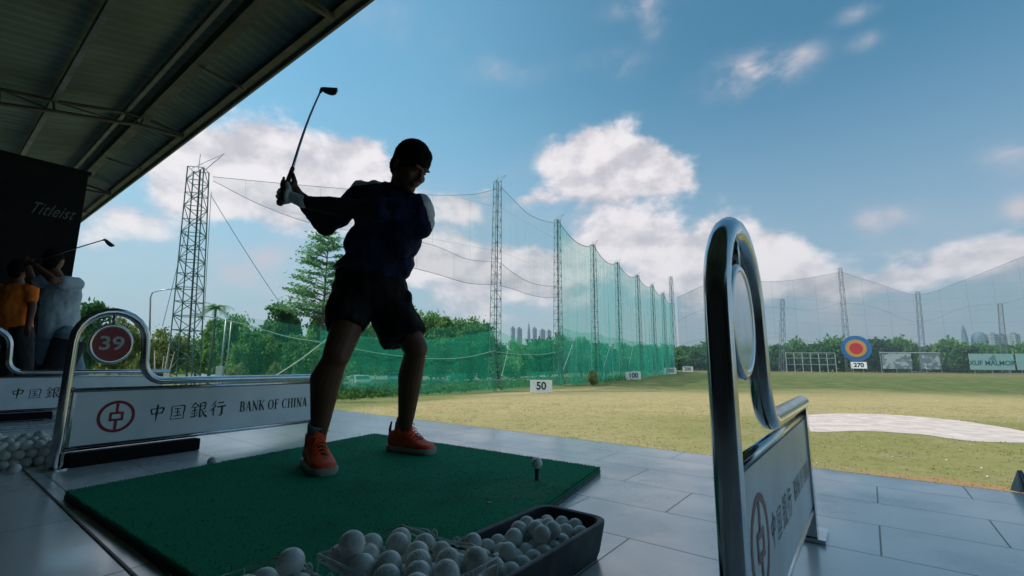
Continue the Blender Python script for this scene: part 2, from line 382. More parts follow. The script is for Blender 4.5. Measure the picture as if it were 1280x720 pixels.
# ------------------------------------------------------------------ mesh builder
class MB:
    def __init__(s): s.v = []; s.f = []; s.mi = []; s.cur = 0
    def add(s, vs, fs):
        o = len(s.v); s.v += [tuple(p) for p in vs]
        for f in fs: s.f.append(tuple(i + o for i in f)); s.mi.append(s.cur)
        return s
    def box(s, c, size, rz=0.0, mtx=None):
        x, y, z = size[0] / 2, size[1] / 2, size[2] / 2
        vs = [Vector(p) for p in ((-x, -y, -z), (x, -y, -z), (x, y, -z), (-x, y, -z), (-x, -y, z), (x, -y, z), (x, y, z), (-x, y, z))]
        m = mtx if mtx is not None else Matrix.Rotation(rz, 3, 'Z')
        return s.add([m @ p + Vector(c) for p in vs], [(0, 3, 2, 1), (4, 5, 6, 7), (0, 1, 5, 4), (1, 2, 6, 5), (2, 3, 7, 6), (3, 0, 4, 7)])
    def bbox(s, c, size, bev=.01, mtx=None):
        """box with rounded vertical edges and softened top"""
        x, y, z = size[0] / 2, size[1] / 2, size[2] / 2
        rings = []
        prof = [(-z, bev * .6), (-z + bev * .6, 0), (z - bev, 0), (z - bev * .3, bev * .3), (z, bev)]
        for zz, ins in prof:
            rg = []
            for (cx, cy, a0) in ((x - bev, y - bev, 0), (-x + bev, y - bev, 90), (-x + bev, -y + bev, 180), (x - bev, -y + bev, 270)):
                for k in range(4):
                    a = R(a0 + 30 * k); rr = bev - ins * .98
                    rg.append(Vector((cx + math.cos(a) * rr, cy + math.sin(a) * rr, zz)))
            rings.append(rg)
        n = 16; vs = [p for r_ in rings for p in r_]
        m = mtx if mtx is not None else Matrix.Identity(3)
        fs = [(i * n + k, i * n + (k + 1) % n, (i + 1) * n + (k + 1) % n, (i + 1) * n + k) for i in range(len(rings) - 1) for k in range(n)]
        fs += [tuple(reversed(range(n))), tuple((len(rings) - 1) * n + k for k in range(n))]
        return s.add([m @ p + Vector(c) for p in vs], fs)
    def tube(s, pts, r, seg=8, closed=False, cap=True, flat=1.0):
        pts = [Vector(p) for p in pts]; n = len(pts)
        rad = r if isinstance(r, (list, tuple)) else [r] * n
        T = []
        for i in range(n):
            if closed: d = pts[(i + 1) % n] - pts[i - 1]
            else: d = pts[min(i + 1, n - 1)] - pts[max(i - 1, 0)]
            T.append(d.normalized() if d.length > 1e-9 else Vector((0, 0, 1)))
        up = Vector((0, 0, 1)) if abs(T[0].z) < .9 else Vector((1, 0, 0))
        u = T[0].cross(up).normalized(); vs = []
        for i in range(n):
            u = (u - T[i] * u.dot(T[i])).normalized(); w = T[i].cross(u)
            for k in range(seg):
                a = 2 * PI * k / seg
                vs.append(pts[i] + (u * math.cos(a) + w * math.sin(a) * flat) * rad[i])
        fs = []
        m = n if closed else n - 1
        for i in range(m):
            j = (i + 1) % n
            for k in range(seg):
                k2 = (k + 1) % seg
                fs.append((i * seg + k, i * seg + k2, j * seg + k2, j * seg + k))
        if cap and not closed:
            fs.append(tuple(reversed(range(seg)))); fs.append(tuple((n - 1) * seg + k for k in range(seg)))
        return s.add(vs, fs)
    def bar(s, a, b, w):
        return s.tube([a, b], w / 2 * 1.414, 4)
    def ell(s, c, rad, mtx=None, nu=20, nv=12):
        m = mtx if mtx is not None else Matrix.Identity(3); c = Vector(c)
        vs = [c + m @ Vector((0, 0, -rad[2]))]
        for i in range(1, nv):
            ph = -PI / 2 + PI * i / nv
            for k in range(nu):
                th = 2 * PI * k / nu
                vs.append(c + m @ Vector((rad[0] * math.cos(ph) * math.cos(th), rad[1] * math.cos(ph) * math.sin(th), rad[2] * math.sin(ph))))
        vs.append(c + m @ Vector((0, 0, rad[2])))
        fs = []
        for k in range(nu): fs.append((0, 1 + (k + 1) % nu, 1 + k))
        for i in range(nv - 2):
            for k in range(nu):
                a = 1 + i * nu; b = a + nu; k2 = (k + 1) % nu
                fs.append((a + k, a + k2, b + k2, b + k))
        l = len(vs) - 1; a = 1 + (nv - 2) * nu
        for k in range(nu): fs.append((a + k, a + (k + 1) % nu, l))
        return s.add(vs, fs)
    def cap2(s, a, ra, b, rb, seg=16):
        """closed round cone from a to b, for the voxel union"""
        a = Vector(a); b = Vector(b)
        s.ell(a, (ra,) * 3, nu=seg, nv=10); s.ell(b, (rb,) * 3, nu=seg, nv=10)
        return s.tube([a, b], [ra, rb], seg)
    def lathe(s, prof, c=(0, 0, 0), seg=24, mtx=None):
        m = mtx if mtx is not None else Matrix.Identity(3); c = Vector(c); n = len(prof)
        vs = [c + m @ Vector((r * math.cos(2 * PI * k / seg), r * math.sin(2 * PI * k / seg), z)) for r, z in prof for k in range(seg)]
        fs = [(i * seg + k, i * seg + (k + 1) % seg, (i + 1) * seg + (k + 1) % seg, (i + 1) * seg + k) for i in range(n - 1) for k in range(seg)]
        fs += [tuple(reversed(range(seg))), tuple((n - 1) * seg + k for k in range(seg))]
        return s.add(vs, fs)
    def prism(s, pts2, fn, t0, t1):
        """extrude a 2D outline; fn(x, y, t) -> world"""
        n = len(pts2)
        vs = [fn(x, y, t0) for x, y in pts2] + [fn(x, y, t1) for x, y in pts2]
        fs = [(k, (k + 1) % n, n + (k + 1) % n, n + k) for k in range(n)] + [tuple(reversed(range(n))), tuple(range(n, 2 * n))]
        return s.add(vs, fs)
    def mesh(s, name, mats, smooth=False):
        me = bpy.data.meshes.new(name); me.from_pydata(s.v, [], s.f)
        for m in (mats if isinstance(mats, (list, tuple)) else [mats]): me.materials.append(m)
        if any(s.mi): me.polygons.foreach_set('material_index', s.mi)
        if smooth: me.polygons.foreach_set('use_smooth', [True] * len(s.f))
        me.update(); return me
    def build(s, name, mats, parent=None, smooth=False, loc=None, angle=None):
        o = bpy.data.objects.new(name, None if False else s.mesh(name, mats, smooth)); COL.objects.link(o)
        if parent is not None: o.parent = parent
        if loc is not None: o.location = loc
        if smooth and angle:
            o.data.set_sharp_from_angle(angle=R(angle))
        return o

def tag(o, label, cat, group=None):
    o['label'] = label; o['category'] = cat
    if group: o['group'] = group
    return o
def kind(o, k): o['kind'] = k; return o
def empty(name, loc=(0, 0, 0), rz=0.0):
    o = bpy.data.objects.new(name, None); COL.objects.link(o); o.location = loc; o.rotation_euler = (0, 0, rz)
    o.empty_display_size = .2
    return o
def kids(o): return [c for c in bpy.data.objects if c.parent == o]
def copy_tree(o, parent=None, loc=None):
    ch = kids(o)
    c = o.copy(); COL.objects.link(c); c.parent = parent
    if loc is not None: c.location = loc
    for k in ch: copy_tree(k, c)
    return c

# ------------------------------------------------------------------ ground, floor
def grid_sheet(name, x0, x1, y0, y1, nx, ny, z, m):
    mb = MB()
    vs = [(x0 + (x1 - x0) * i / nx, y0 + (y1 - y0) * j / ny, z) for j in range(ny + 1) for i in range(nx + 1)]
    fs = [(j * (nx + 1) + i, j * (nx + 1) + i + 1, (j + 1) * (nx + 1) + i + 1, (j + 1) * (nx + 1) + i) for j in range(ny) for i in range(nx)]
    mb.add(vs, fs); return kind(mb.build(name, m), 'structure')
grid_sheet('grass_field', -4500, 4500, -300, 7000, 40, 40, GZ, MT['field'])

EDGE = 2.90
fl = MB(); fl.prism([(-9, -4.5), (24, -4.5), (24, EDGE), (-9, EDGE)], lambda x, y, tt: Vector((x, y, tt)), GZ - .1, 0)
FROT = math.atan2(E.y, E.x)
# object x = e axis, y = p axis (mirrored frame, so scale by a rotation about the vertical with swapped sign handled here)
def bay_frame(o):
    o.matrix_world = Matrix(((E.x, D.x, 0, 0), (E.y, D.y, 0, 0), (0, 0, 1, 0), (0, 0, 0, 1)))
    return o
flo = fl.mesh('tiled_floor', MT['tile'])
flo.transform(Matrix(((-1, 0, 0, 0), (0, 1, 0, 0), (0, 0, 1, 0), (0, 0, 0, 1)))); flo.flip_normals()
fo = bpy.data.objects.new('tiled_floor', flo); COL.objects.link(fo); kind(fo, 'structure')
fo.rotation_euler = (0, 0, math.atan2(-E.y, -E.x))
# pale edge strip of the bay floor
st = MB(); st.add([B(-9, EDGE - .001), B(24, EDGE - .001), B(24, EDGE + .03), B(-9, EDGE + .03), B(-9, EDGE - .001, -.4), B(24, EDGE - .001, -.4), B(24, EDGE + .03, -.4), B(-9, EDGE + .03, -.4)],
        [(0, 1, 2, 3), (3, 2, 6, 7), (7, 6, 5, 4), (0, 3, 7, 4), (1, 5, 6, 2)])
for i, p in enumerate(st.v): st.v[i] = (p[0], p[1], p[2] - .004)
kind(st.build('floor_edge', MT['concrete']), 'structure')
# drain groove in the tiles
gv = MB(); gv.box(B(8, .41, .0035), (33, .006, .001), math.atan2(E.y, E.x)); kind(gv.build('floor_groove', MT['ink']), 'structure')

# sand bunker
def sheet(name, px, z, m, zoff=.012, sub=6, kindv='structure'):
    pts = [onz(x, y, z) for x, y in px]; n = len(pts); out = []
    for i in range(n):
        p0, p1, p2, p3 = pts[i - 1], pts[i], pts[(i + 1) % n], pts[(i + 2) % n]
        for k in range(sub):
            u = k / sub
            q = .5 * ((2 * p1) + (-p0 + p2) * u + (2 * p0 - 5 * p1 + 4 * p2 - p3) * u * u + (-p0 + 3 * p1 - 3 * p2 + p3) * u ** 3)
            q += Vector((mnoise.noise(q * .5), mnoise.noise(q * .5 + Vector((9, 0, 0))), 0)) * .15
            out.append(Vector((q.x, q.y, z + zoff)))
    c = sum(out, Vector()) / len(out)
    mb = MB(); mb.add([c] + out, [(0, 1 + i, 1 + (i + 1) % len(out)) for i in range(len(out))])
    return kind(mb.build(name, m), kindv)
sheet('sand_bunker', [(985, 533), (1000, 520), (1060, 517), (1120, 519), (1200, 526), (1290, 541), (1340, 552), (1290, 554), (1210, 551), (1150, 543), (1080, 539), (1020, 540)], GZ, MT['sand'])
sheet('parking_road', [(250, 462), (380, 464), (480, 468), (660, 462), (700, 470), (640, 478), (520, 486), (400, 484), (250, 476)], GZ, MT['road'], sub=3)

# ------------------------------------------------------------------ building shelter
shel = empty('bay_shelter', B(6, -4.3, 0))
tag(shel, 'long open shelter roof of dark corrugated sheet over the tiled hitting bays', 'building')
def child(mb, name, m, parent, **kw):
    o = mb.build(name, m, None, **kw); o.parent = parent
    o.matrix_parent_inverse = parent.matrix_world.inverted() if False else Matrix.Translation(-parent.location) if parent.rotation_euler.z == 0 else Matrix.Rotation(-parent.rotation_euler.z, 4, 'Z') @ Matrix.Translation(-parent.location)
    return o
prof = [(-4.6, 4.25), (-2, 4.55), (.3, 4.88), (1.0, 5.0), (1.95, 5.24), (2.25, 5.28), (2.7, 5.18), (3.02, 5.10)]
mb = MB(); ne = 560; e0, e1 = -9.0, 25.0
vs = []
for i in range(ne + 1):
    e = e0 + (e1 - e0) * i / ne
    dz = .022 * math.sin(2 * PI * e / .21)
    for p, z in prof: vs.append(B(e, p, z + dz + .05))
npf = len(prof)
fs = [(i * npf + k, i * npf + k + 1, (i + 1) * npf + k + 1, (i + 1) * npf + k) for i in range(ne) for k in range(npf - 1)]
mb.add(vs, fs); child(mb, 'roof', MT['roofsheet'], shel, smooth=True)
for p, z, w, h, mm in ((.98, 4.91, .07, .12, 'roofsteel2'), (-1.6, 4.5, .07, .12, 'roofsteel2'), (1.93, 5.14, .06, .10, 'roofsteel2'), (2.2, 5.14, .16, .17, 'roofsteel'), (2.86, 5.08, .09, .09, 'roofsteel')):
    mb = MB(); mb.box(B((e0 + e1) / 2, p, z), (e1 - e0, w, h), math.atan2(E.y, E.x)); child(mb, 'purlin', MT[mm], shel)
mb = MB(); mb.box(B((e0 + e1) / 2, 3.0, 5.07), (e1 - e0, .035, .10), math.atan2(E.y, E.x)); child(mb, 'eave_trim', MT['roofsteel2'], shel)
for et in (10.64, 5.2, 16.1, 21.5, -.3, -5.8):
    mb = MB()
    top = [(-4.3, 4.12), (-2, 4.40), (.36, 4.76), (.97, 4.85), (1.95, 5.09), (2.2, 5.10), (2.86, 5.0)]
    low = [(-4.3, 3.9), (-2, 4.15), (.39, 4.52), (1.0, 4.68), (1.9, 4.87), (2.15, 4.94), (2.86, 4.97)]
    mb.tube([B(et, p, z) for p, z in top], .032, 6); mb.tube([B(et, p, z) for p, z in low], .032, 6)
    for k in range(len(top) - 1):
        mb.tube([B(et, *top[k]), B(et, *low[k])], .018, 5)
        a, b = top[k], low[k + 1]; mb.tube([B(et, *a), B(et, *b)], .014, 5)
    child(mb, 'truss', MT['roofsteel'], shel)
for et in (7.9, 13.4, 18.8, 2.4, -3):
    mb = MB(); mb.tube([B(et, 2.2, 5.05), B(et, 2.86, 5.0)], .02, 5); child(mb, 'brace', MT['roofsteel'], shel)
mb = MB(); mb.box(B((e0 + e1) / 2, -4.5, 2.2), (e1 - e0, .15, 4.4), math.atan2(E.y, E.x)); child(mb, 'wall', MT['unseenwall'], shel)  # unseen back wall behind the camera, added to block light and darken the bay
mb = MB(); mb.box(B(-9.1, -.9, 2.3), (.15, 7.2, 4.7), math.atan2(E.y, E.x)); child(mb, 'wall', MT['unseenwall'], shel)

# ------------------------------------------------------------------ lettering
def flat_text(txt, size, m, name, parent, origin, xdir, zdir, thick=.002, bold=0.0, shear=0.0, sx=1.0, center=True):
    cu = bpy.data.curves.new(name, 'FONT'); cu.body = txt; cu.size = size; cu.offset = bold; cu.shear = shear
    cu.space_character = 1.12 if shear else 1.0; cu.align_x = 'CENTER' if center else 'LEFT'; cu.align_y = 'CENTER'; cu.extrude = thick / 2
    o = bpy.data.objects.new(name, cu); COL.objects.link(o)
    dg = bpy.context.evaluated_depsgraph_get(); me = bpy.data.meshes.new_from_object(o.evaluated_get(dg))
    bpy.data.objects.remove(o)
    xd = Vector(xdir).normalized(); zd = Vector(zdir).normalized(); nd = xd.cross(zd)
    me.transform(Matrix(((xd.x * sx, zd.x, nd.x, origin[0]), (xd.y * sx, zd.y, nd.y, origin[1]), (xd.z * sx, zd.z, nd.z, origin[2]), (0, 0, 0, 1))))
    me.materials.clear(); me.materials.append(m)
    ob = bpy.data.objects.new(name, me); COL.objects.link(ob); ob.parent = parent
    return ob

def stroke(mb, pts, ws, fn, lift):
    """tapered flat brush stroke"""
    P = [Vector((x, y)) for x, y in pts]
    if len(P) > 2 or True:
        Q = []; Wd = []
        n = len(P)
        for i in range(n - 1):
            for k in range(5):
                u = k / 5; p0 = P[max(i - 1, 0)]; p1 = P[i]; p2 = P[i + 1]; p3 = P[min(i + 2, n - 1)]
                Q.append(.5 * ((2 * p1) + (-p0 + p2) * u + (2 * p0 - 5 * p1 + 4 * p2 - p3) * u * u + (-p0 + 3 * p1 - 3 * p2 + p3) * u ** 3))
                Wd.append(ws[i] * (1 - u) + ws[i + 1] * u)
        Q.append(P[-1]); Wd.append(ws[-1])
    L = []; Rr = []
    for i in range(len(Q)):
        d = (Q[min(i + 1, len(Q) - 1)] - Q[max(i - 1, 0)]); d = d.normalized() if d.length > 1e-9 else Vector((1, 0))
        nn = Vector((-d.y, d.x)) * Wd[i] / 2
        L.append(Q[i] + nn); Rr.append(Q[i] - nn)
    m = len(Q)
    mb.add([fn(p.x, p.y, lift) for p in L] + [fn(p.x, p.y, lift) for p in Rr], [(i, m + i, m + i + 1, i + 1) for i in range(m - 1)])

HAN = {
 'zhong': [([(.18, .74), (.26, .42)], (.07, .05)), ([(.18, .73), (.6, .78), (.84, .76), (.76, .44)], (.05, .05, .09, .05)), ([(.24, .44), (.78, .50)], (.05, .05)), ([(.52, 1.0), (.50, .5), (.47, .0)], (.08, .10, .02))],
 'guo': [([(.12, .9), (.16, .5), (.10, .05)], (.06, .05, .03)), ([(.12, .9), (.6, .95), (.92, .9), (.88, .4), (.9, .04)], (.04, .04, .08, .06, .03)), ([(.3, .74), (.7, .77)], (.05, .04)), ([(.33, .52), (.66, .54)], (.04, .04)), ([(.26, .26), (.74, .30)], (.05, .05)), ([(.5, .76), (.5, .28)], (.06, .05)), ([(.60, .46), (.68, .38)], (.05, .02)), ([(.1, .06), (.9, .08)], (.04, .04))],
 'yin': [([(.26, 1.0), (.14, .78), (.0, .62)], (.06, .05, .01)), ([(.26, .96), (.40, .82), (.50, .72)], (.03, .05, .06)), ([(.12, .66), (.40, .69)], (.04, .04)), ([(.08, .46), (.42, .50)], (.04, .05)), ([(.26, .68), (.26, .12)], (.06, .05)), ([(.10, .36), (.16, .24)], (.05, .03)), ([(.42, .38), (.36, .24)], (.05, .03)), ([(.02, .08), (.30, .12), (.46, .2)], (.06, .06, .02)),
         ([(.56, .9), (.88, .93), (.84, .52)], (.04, .07, .05)), ([(.58, .72), (.84, .74)], (.03, .04)), ([(.58, .52), (.84, .54)], (.03, .04)), ([(.58, .9), (.58, .08), (.72, .2)], (.07, .07, .02)), ([(.68, .48), (.82, .2), (1.02, .02)], (.04, .07, .10)), ([(.96, .42), (.80, .30)], (.05, .02))],
 'xing': [([(.34, 1.0), (.22, .82), (.04, .68)], (.07, .06, .01)), ([(.36, .76), (.22, .54), (.0, .36)], (.08, .07, .01)), ([(.24, .54), (.24, .02)], (.08, .05)), ([(.5, .86), (.86, .90)], (.06, .07)), ([(.44, .60), (1.0, .66)], (.07, .08)), ([(.76, .62), (.76, .12), (.58, .04)], (.10, .09, .02))]}
def serif_letter(ch):
    """list of (points, widths): thick and thin strokes with serifs, cap height 1"""
    T, t_ = .15, .055
    s = lambda x0, x1, y: ([(x0, y), (x1, y)], (.045, .045))
    def arc(cx, cy, rx, ry, a0, a1, w=None, n=10):
        pts = []; ws = []
        for i in range(n + 1):
            a = R(a0 + (a1 - a0) * i / n); pts.append((cx + rx * math.cos(a), cy + ry * math.sin(a)))
            ws.append(t_ + (T - t_) * abs(math.cos(a)) ** 1.5)
        return (pts, ws)
    if ch == 'B': return .66, [([(.16, 0), (.16, 1)], (T, T)), s(.02, .34, .02), s(.02, .34, .98), arc(.30, .745, .22, .235, 90, -90), arc(.30, .265, .28, .245, 90, -90), ([(.16, .98), (.32, .98)], (t_, t_)), ([(.16, .51), (.32, .51)], (t_, t_)), ([(.16, .02), (.32, .02)], (t_, t_))]
    if ch == 'A': return .74, [([(.10, 0), (.37, 1)], (t_, t_)), ([(.38, .98), (.62, 0)], (T, T)), ([(.20, .33), (.52, .33)], (t_, t_)), s(.0, .22, .02), s(.50, .76, .02)]
    if ch == 'N': return .78, [([(.14, 0), (.14, 1)], (t_, t_)), ([(.12, .98), (.64, .02)], (T, T)), ([(.66, 0), (.66, 1)], (t_, t_)), s(.02, .26, .02), s(.54, .78, .98), s(.0, .16, .98)]
    if ch == 'K': return .76, [([(.16, 0), (.16, 1)], (T, T)), s(.02, .32, .02), s(.02, .32, .98), ([(.22, .42), (.62, .96)], (t_, t_)), ([(.34, .56), (.66, .04)], (T, T)), s(.52, .78, .02), s(.50, .74, .98)]
    if ch == 'O': return .78, [arc(.37, .5, .30, .47, 0, 360, n=22)]
    if ch == 'F': return .60, [([(.16, 0), (.16, 1)], (T, T)), s(.02, .34, .02), ([(.04, .975), (.54, .975)], (t_, t_)), ([(.54, 1.0), (.54, .78)], (.05, .02)), ([(.18, .53), (.42, .53)], (t_, t_)), ([(.42, .64), (.42, .42)], (.03, .03))]
    if ch == 'C': return .72, [arc(.38, .5, .31, .47, 50, 310, n=16), ([(.60, .98), (.60, .70)], (.05, .02))]
    if ch == 'H': return .80, [([(.16, 0), (.16, 1)], (T, T)), ([(.62, 0), (.62, 1)], (T, T)), ([(.16, .52), (.62, .52)], (t_, t_)), s(.02, .30, .02), s(.02, .30, .98), s(.48, .76, .02), s(.48, .76, .98)]
    if ch == 'I': return .36, [([(.17, 0), (.17, 1)], (T, T)), s(.03, .31, .02), s(.03, .31, .98)]
    return .34, []

# ------------------------------------------------------------------ bay dividers
TR = .0205
def loop_path():
    pts = [(0, 0, 0.0), (0, 0, .3), (0, 0, .60)]
    for k in range(1, 12):
        a = PI - PI * k / 12; pts.append((.15 + .15 * math.cos(a), 0, .61 + .155 * math.sin(a)))
    pts += [(.30, 0, .61), (.305, 0, .545)]
    for k in range(0, 7):
        a = PI + (PI / 2) * k / 6; pts.append((.405 + .098 * math.cos(a), 0, .50 + .098 * math.sin(a)))
    return pts
def divider(loc, az, L, number, label, foot_out=True):
    root = empty('bay_divider', loc, PI / 2 - az)
    tag(root, label, 'bay divider', 'sign panel dividers between the hitting bays')
    root.rotation_euler = (0, 0, PI / 2 - az)
    pts = loop_path()
    mb = MB(); mb.tube(pts + [(L, 0, .402)], TR, 20); mb.build('frame_tube', MT['chrome'], root, smooth=True, angle=50)
    f = kids(root)[0]
    mb = MB(); mb.lathe([(.06, 0), (.06, .006), (.045, .012), (.03, .014)], (0, 0, 0)); mb.build('foot_flange', MT['chrome'], root, smooth=True, angle=30)
    # far leg and its foot plate with a bolt
    mb = MB(); mb.box((L - .03, .0, .2), (.05, .03, .40)); mb.build('leg', MT['chrome'], root)
    mb = MB(); mb.box((L - .0, .0, .006), (.13, .07, .012)); fp = mb.build('foot_plate', MT['chrome'], root)
    mb = MB(); mb.lathe([(.010, .012), (.010, .022), (.006, .026)], (L + .035, 0, 0), 8); mb.build('bolt', MT['ink'], fp)
    # rails around the panel
    mb = MB(); mb.tube([(.02, 0, .365), (L - .005, 0, .365)], .011, 10); mb.build('upper_rail', MT['chrome'], root, smooth=True)
    mb = MB(); mb.tube([(.0, 0, .088), (L - .005, 0, .088)], .013, 10); mb.build('lower_rail', MT['chrome'], root, smooth=True)
    for xx in (.034, L - .008): mb = MB(); mb.box((xx, 0, .226), (.012, .024, .26)); mb.build('end_rail', MT['chrome'], root)
    mb = MB(); mb.box(((L + .03) / 2, 0, .2265), (L - .05, .018, .256)); pn = mb.build('panel', MT['panel'], root)
    # printing on both faces (local -y faces the camera side of the left divider)
    for sg in (-1, 1):
        fn = (lambda x, z, l: Vector((x, -(.0092 + l), z))) if sg < 0 else (lambda x, z, l: Vector((L - x + .02, .0092 + l, z)))
        KL = L / 1.40; cx, cz = .205 * KL, .226; mb = MB()
        def ring(r0, r1, n=40, lift=.0006, sx=1.0):
            vs = []; fs = []
            for k in range(n):
                a = 2 * PI * k / n
                vs += [fn(cx + r0 * math.cos(a) * sx, cz + r0 * math.sin(a), lift), fn(cx + r1 * math.cos(a) * sx, cz + r1 * math.sin(a), lift)]
            for k in range(n):
                j = (k + 1) % n; fs.append((2 * k, 2 * k + 1, 2 * j + 1, 2 * j))
            mb.add(vs, fs)
        def rect(x0, x1, z0, z1, lift): mb.add([fn(x0, z0, lift), fn(x1, z0, lift), fn(x1, z1, lift), fn(x0, z1, lift)], [(0, 1, 2, 3)])
        ring(.066, .080)
        q = .030; w = .011
        rect(cx - q, cx + q, cz + q * .75 - w, cz + q * .75, .0012); rect(cx - q, cx + q, cz - q * .75, cz - q * .75 + w, .0012)
        rect(cx - q, cx - q + w, cz - q * .75 + w, cz + q * .75 - w, .0012); rect(cx + q - w, cx + q, cz - q * .75 + w, cz + q * .75 - w, .0012)
        rect(cx - w * .55, cx + w * .55, cz + q * .75, cz + .068, .0012); rect(cx - w * .55, cx + w * .55, cz - .068, cz - q * .75, .0012)
        mb.build('emblem', MT['red'], pn)
        mb = MB(); n = 0
        for i, k in enumerate(('zhong', 'guo', 'yin', 'xing')):
            ox = (.335 + i * .103) * KL; sz = .088 * KL * (1.0 if k != 'guo' else .9)
            for pts_, ws in HAN[k]:
                n += 1; stroke(mb, [(x * sz + ox, y * sz + .182) for x, y in pts_], [w_ * 1.25 * sz for w_ in ws], fn, .0005 + n * .00003)
        mb.build('brush_lettering', MT['ink'], pn); mb = MB()
        x = .815 * KL; n = 0; sz = .062 * KL
        for ch in 'BANK OF CHINA':
            adv, st_ = serif_letter(ch)
            for pts_, ws in st_:
                n += 1; stroke(mb, [(a * sz * .80 + x, b * sz + .196) for a, b in pts_], [w_ * sz for w_ in ws], fn, .0005 + n * .00003)
            x += adv * sz * .80 + sz * .06
        mb.build('roman_lettering', MT['ink'], pn)
    # black weight box under the post end
    if number: mb = MB(); mb.bbox((.33, .0, .034), (.58, .07, .066), .008); mb.build('base_weight', MT['blackplastic'], root)
    # number plate
    mb = MB(); mb.tube([(.148, 0, .757), (.148, 0, .69)], .009, 10); mb.build('hanger', MT['chrome'], root, smooth=True)
    mb = MB(); mb.tube([(.148 + .086 * math.cos(2 * PI * k / 32), 0, .597 + .094 * math.sin(2 * PI * k / 32)) for k in range(32)], .011, 10, closed=True)
    rim = mb.build('plate_rim', MT['chrome'], root, smooth=True)
    mb = MB(); my = Matrix(((.92, 0, 0), (0, 0, -1), (0, 1, 0)))
    mb.lathe([(.088, -.008), (.088, .008)], (.148, 0, .597), 32, my); pl = mb.build('number_plate', MT['red'] if number else MT['chrome'], root)
    if not number: return root
    flat_text(number, .098, MT['greywhite'], 'number', pl, (.148, -.0092, .597), (1, 0, 0), (0, 0, 1), bold=.0015, sx=1.12)
    flat_text(number, .098, MT['greywhite'], 'number', pl, (.148, .0092, .597), (-1, 0, 0), (0, 0, 1), bold=.0015, sx=1.12)
    return root
d1 = divider(Vector((-2.165, 2.29, 0)), R(31.5), 1.44, '39', 'chrome framed bank sign divider with red plate 39, beside the golfer')
d2 = divider(Vector((-4.35, 3.62, 0)), R(37.0), 1.44, '38', 'bank sign divider standing behind the one numbered 39, cut by the left edge')
d3 = divider(Vector((.318, .705, 0)), R(37.2), 1.02, '', 'large chrome bank sign divider closest to the camera, seen end on at right')
# dark strut lying against the near divider's far side
mb = MB(); mb.tube([onz(1017, 612, .10) + Vector((.05, .1, 0)), onz(1017, 612, .10) + Vector((.035, .09, .22))], .012, 8); mb.build('strut', MT['blackplastic'], d3).matrix_parent_inverse = d3.matrix_basis.inverted()

# ------------------------------------------------------------------ black banner wall
bw = empty('banner_screen', B(9.0, -.9, 0)); tag(bw, 'tall black banner wall with grey script lettering closing the left end of the bays', 'screen')
mb = MB(); mb.box(B(9.0, -1.05, 1.62), (.08, 4.72, 3.2), math.atan2(E.y, E.x)); child(mb, 'banner_panel', MT['banner'], bw)
_r = ray(64, 264); BT = CAM + _r * ((8.955 - CAM.dot(E)) / _r.dot(E)); print('BT', BT.dot(D), BT.z)
for zz in (.026, 3.24): mb = MB(); mb.box(B(9.0, -1.05, zz), (.1, 4.78, .05), math.atan2(E.y, E.x)); child(mb, 'frame_bar', MT['blackplastic'], bw)
tx = flat_text('Titleist', .24, MT['bannertext'], 'script_lettering', None, BT, D, (0, 0, 1), bold=.001, shear=.6, sx=.58)
tx.parent = bw; tx.matrix_parent_inverse = Matrix.Translation(-bw.location)
tx = flat_text('GOLF PRO SHOP', .075, MT['bannertext'], 'small_lettering', None, B(8.955, .66, 2.37), D, (0, 0, 1)) if False else None

# ------------------------------------------------------------------ hitting mat, tee, ball
mat_px = [onz(82, 614, .03), onz(468, 542, .03), onz(750, 584, .03)]
mA, mB_, mC = mat_px; mD = mA + (mC - mB_)
mm = empty('hitting_mat', (mA + mC) / 2 - Vector((0, 0, .03))); tag(mm, 'thick green turf hitting mat on the grey tiles under the golfer', 'mat')
mc = mm.location
def mat_slab(a, b, c, d, z0, z1, inset, name, m, n=1):
    mb = MB(); ctr = (a + b + c + d) / 4
    P = [(p - ctr) * (1 - inset) + ctr - mc for p in (a, b, c, d)]
    vs = [Vector((p.x, p.y, z0)) for p in P] + [Vector((p.x, p.y, z1)) for p in P]
    mb.add(vs, [(0, 1, 5, 4), (1, 2, 6, 5), (2, 3, 7, 6), (3, 0, 4, 7), (4, 5, 6, 7), (3, 2, 1, 0)])
    return mb.build(name, m, mm)
mat_slab(mA, mB_, mC, mD, .001, .017, -.002, 'rubber_backing', MT['rubber'])
ts = mat_slab(mA, mB_, mC, mD, .0175, .030, 0, 'turf', MT['turf'])
# short fibres give the carpet its nap along the edges
mb = MB(); P4 = [p - mc for p in (mA, mB_, mC, mD)]
for _ in range(9000):
    u, v = random.random(), random.random()
    if random.random() < .35:
        if random.random() < .5: u = random.choice((0.0, 1.0)) + random.uniform(-.002, .002)
        else: v = random.choice((0.0, 1.0)) + random.uniform(-.002, .002)
    p = P4[0].lerp(P4[1], u).lerp(P4[3].lerp(P4[2], u), v); a = random.uniform(0, PI); w = .0016
    dx = Vector((math.cos(a) * w, math.sin(a) * w, 0)); lean = Vector((random.uniform(-.004, .004), random.uniform(-.004, .004), random.uniform(.003, .007)))
    b = Vector((p.x, p.y, .0295)); mb.add([b - dx, b + dx, b + lean], [(0, 1, 2)])
mb.build('turf_nap', MT['turf'], mm)['kind'] = 'stuff'
mb = MB(); hp = onz(612, 629, .03) - mc; mb.lathe([(.006, .0302), (.010, .0306), (.010, .0325), (.006, .0322)], (hp.x, hp.y, 0), 12); mb.build('tee_hole', MT['teerubber'], mm)

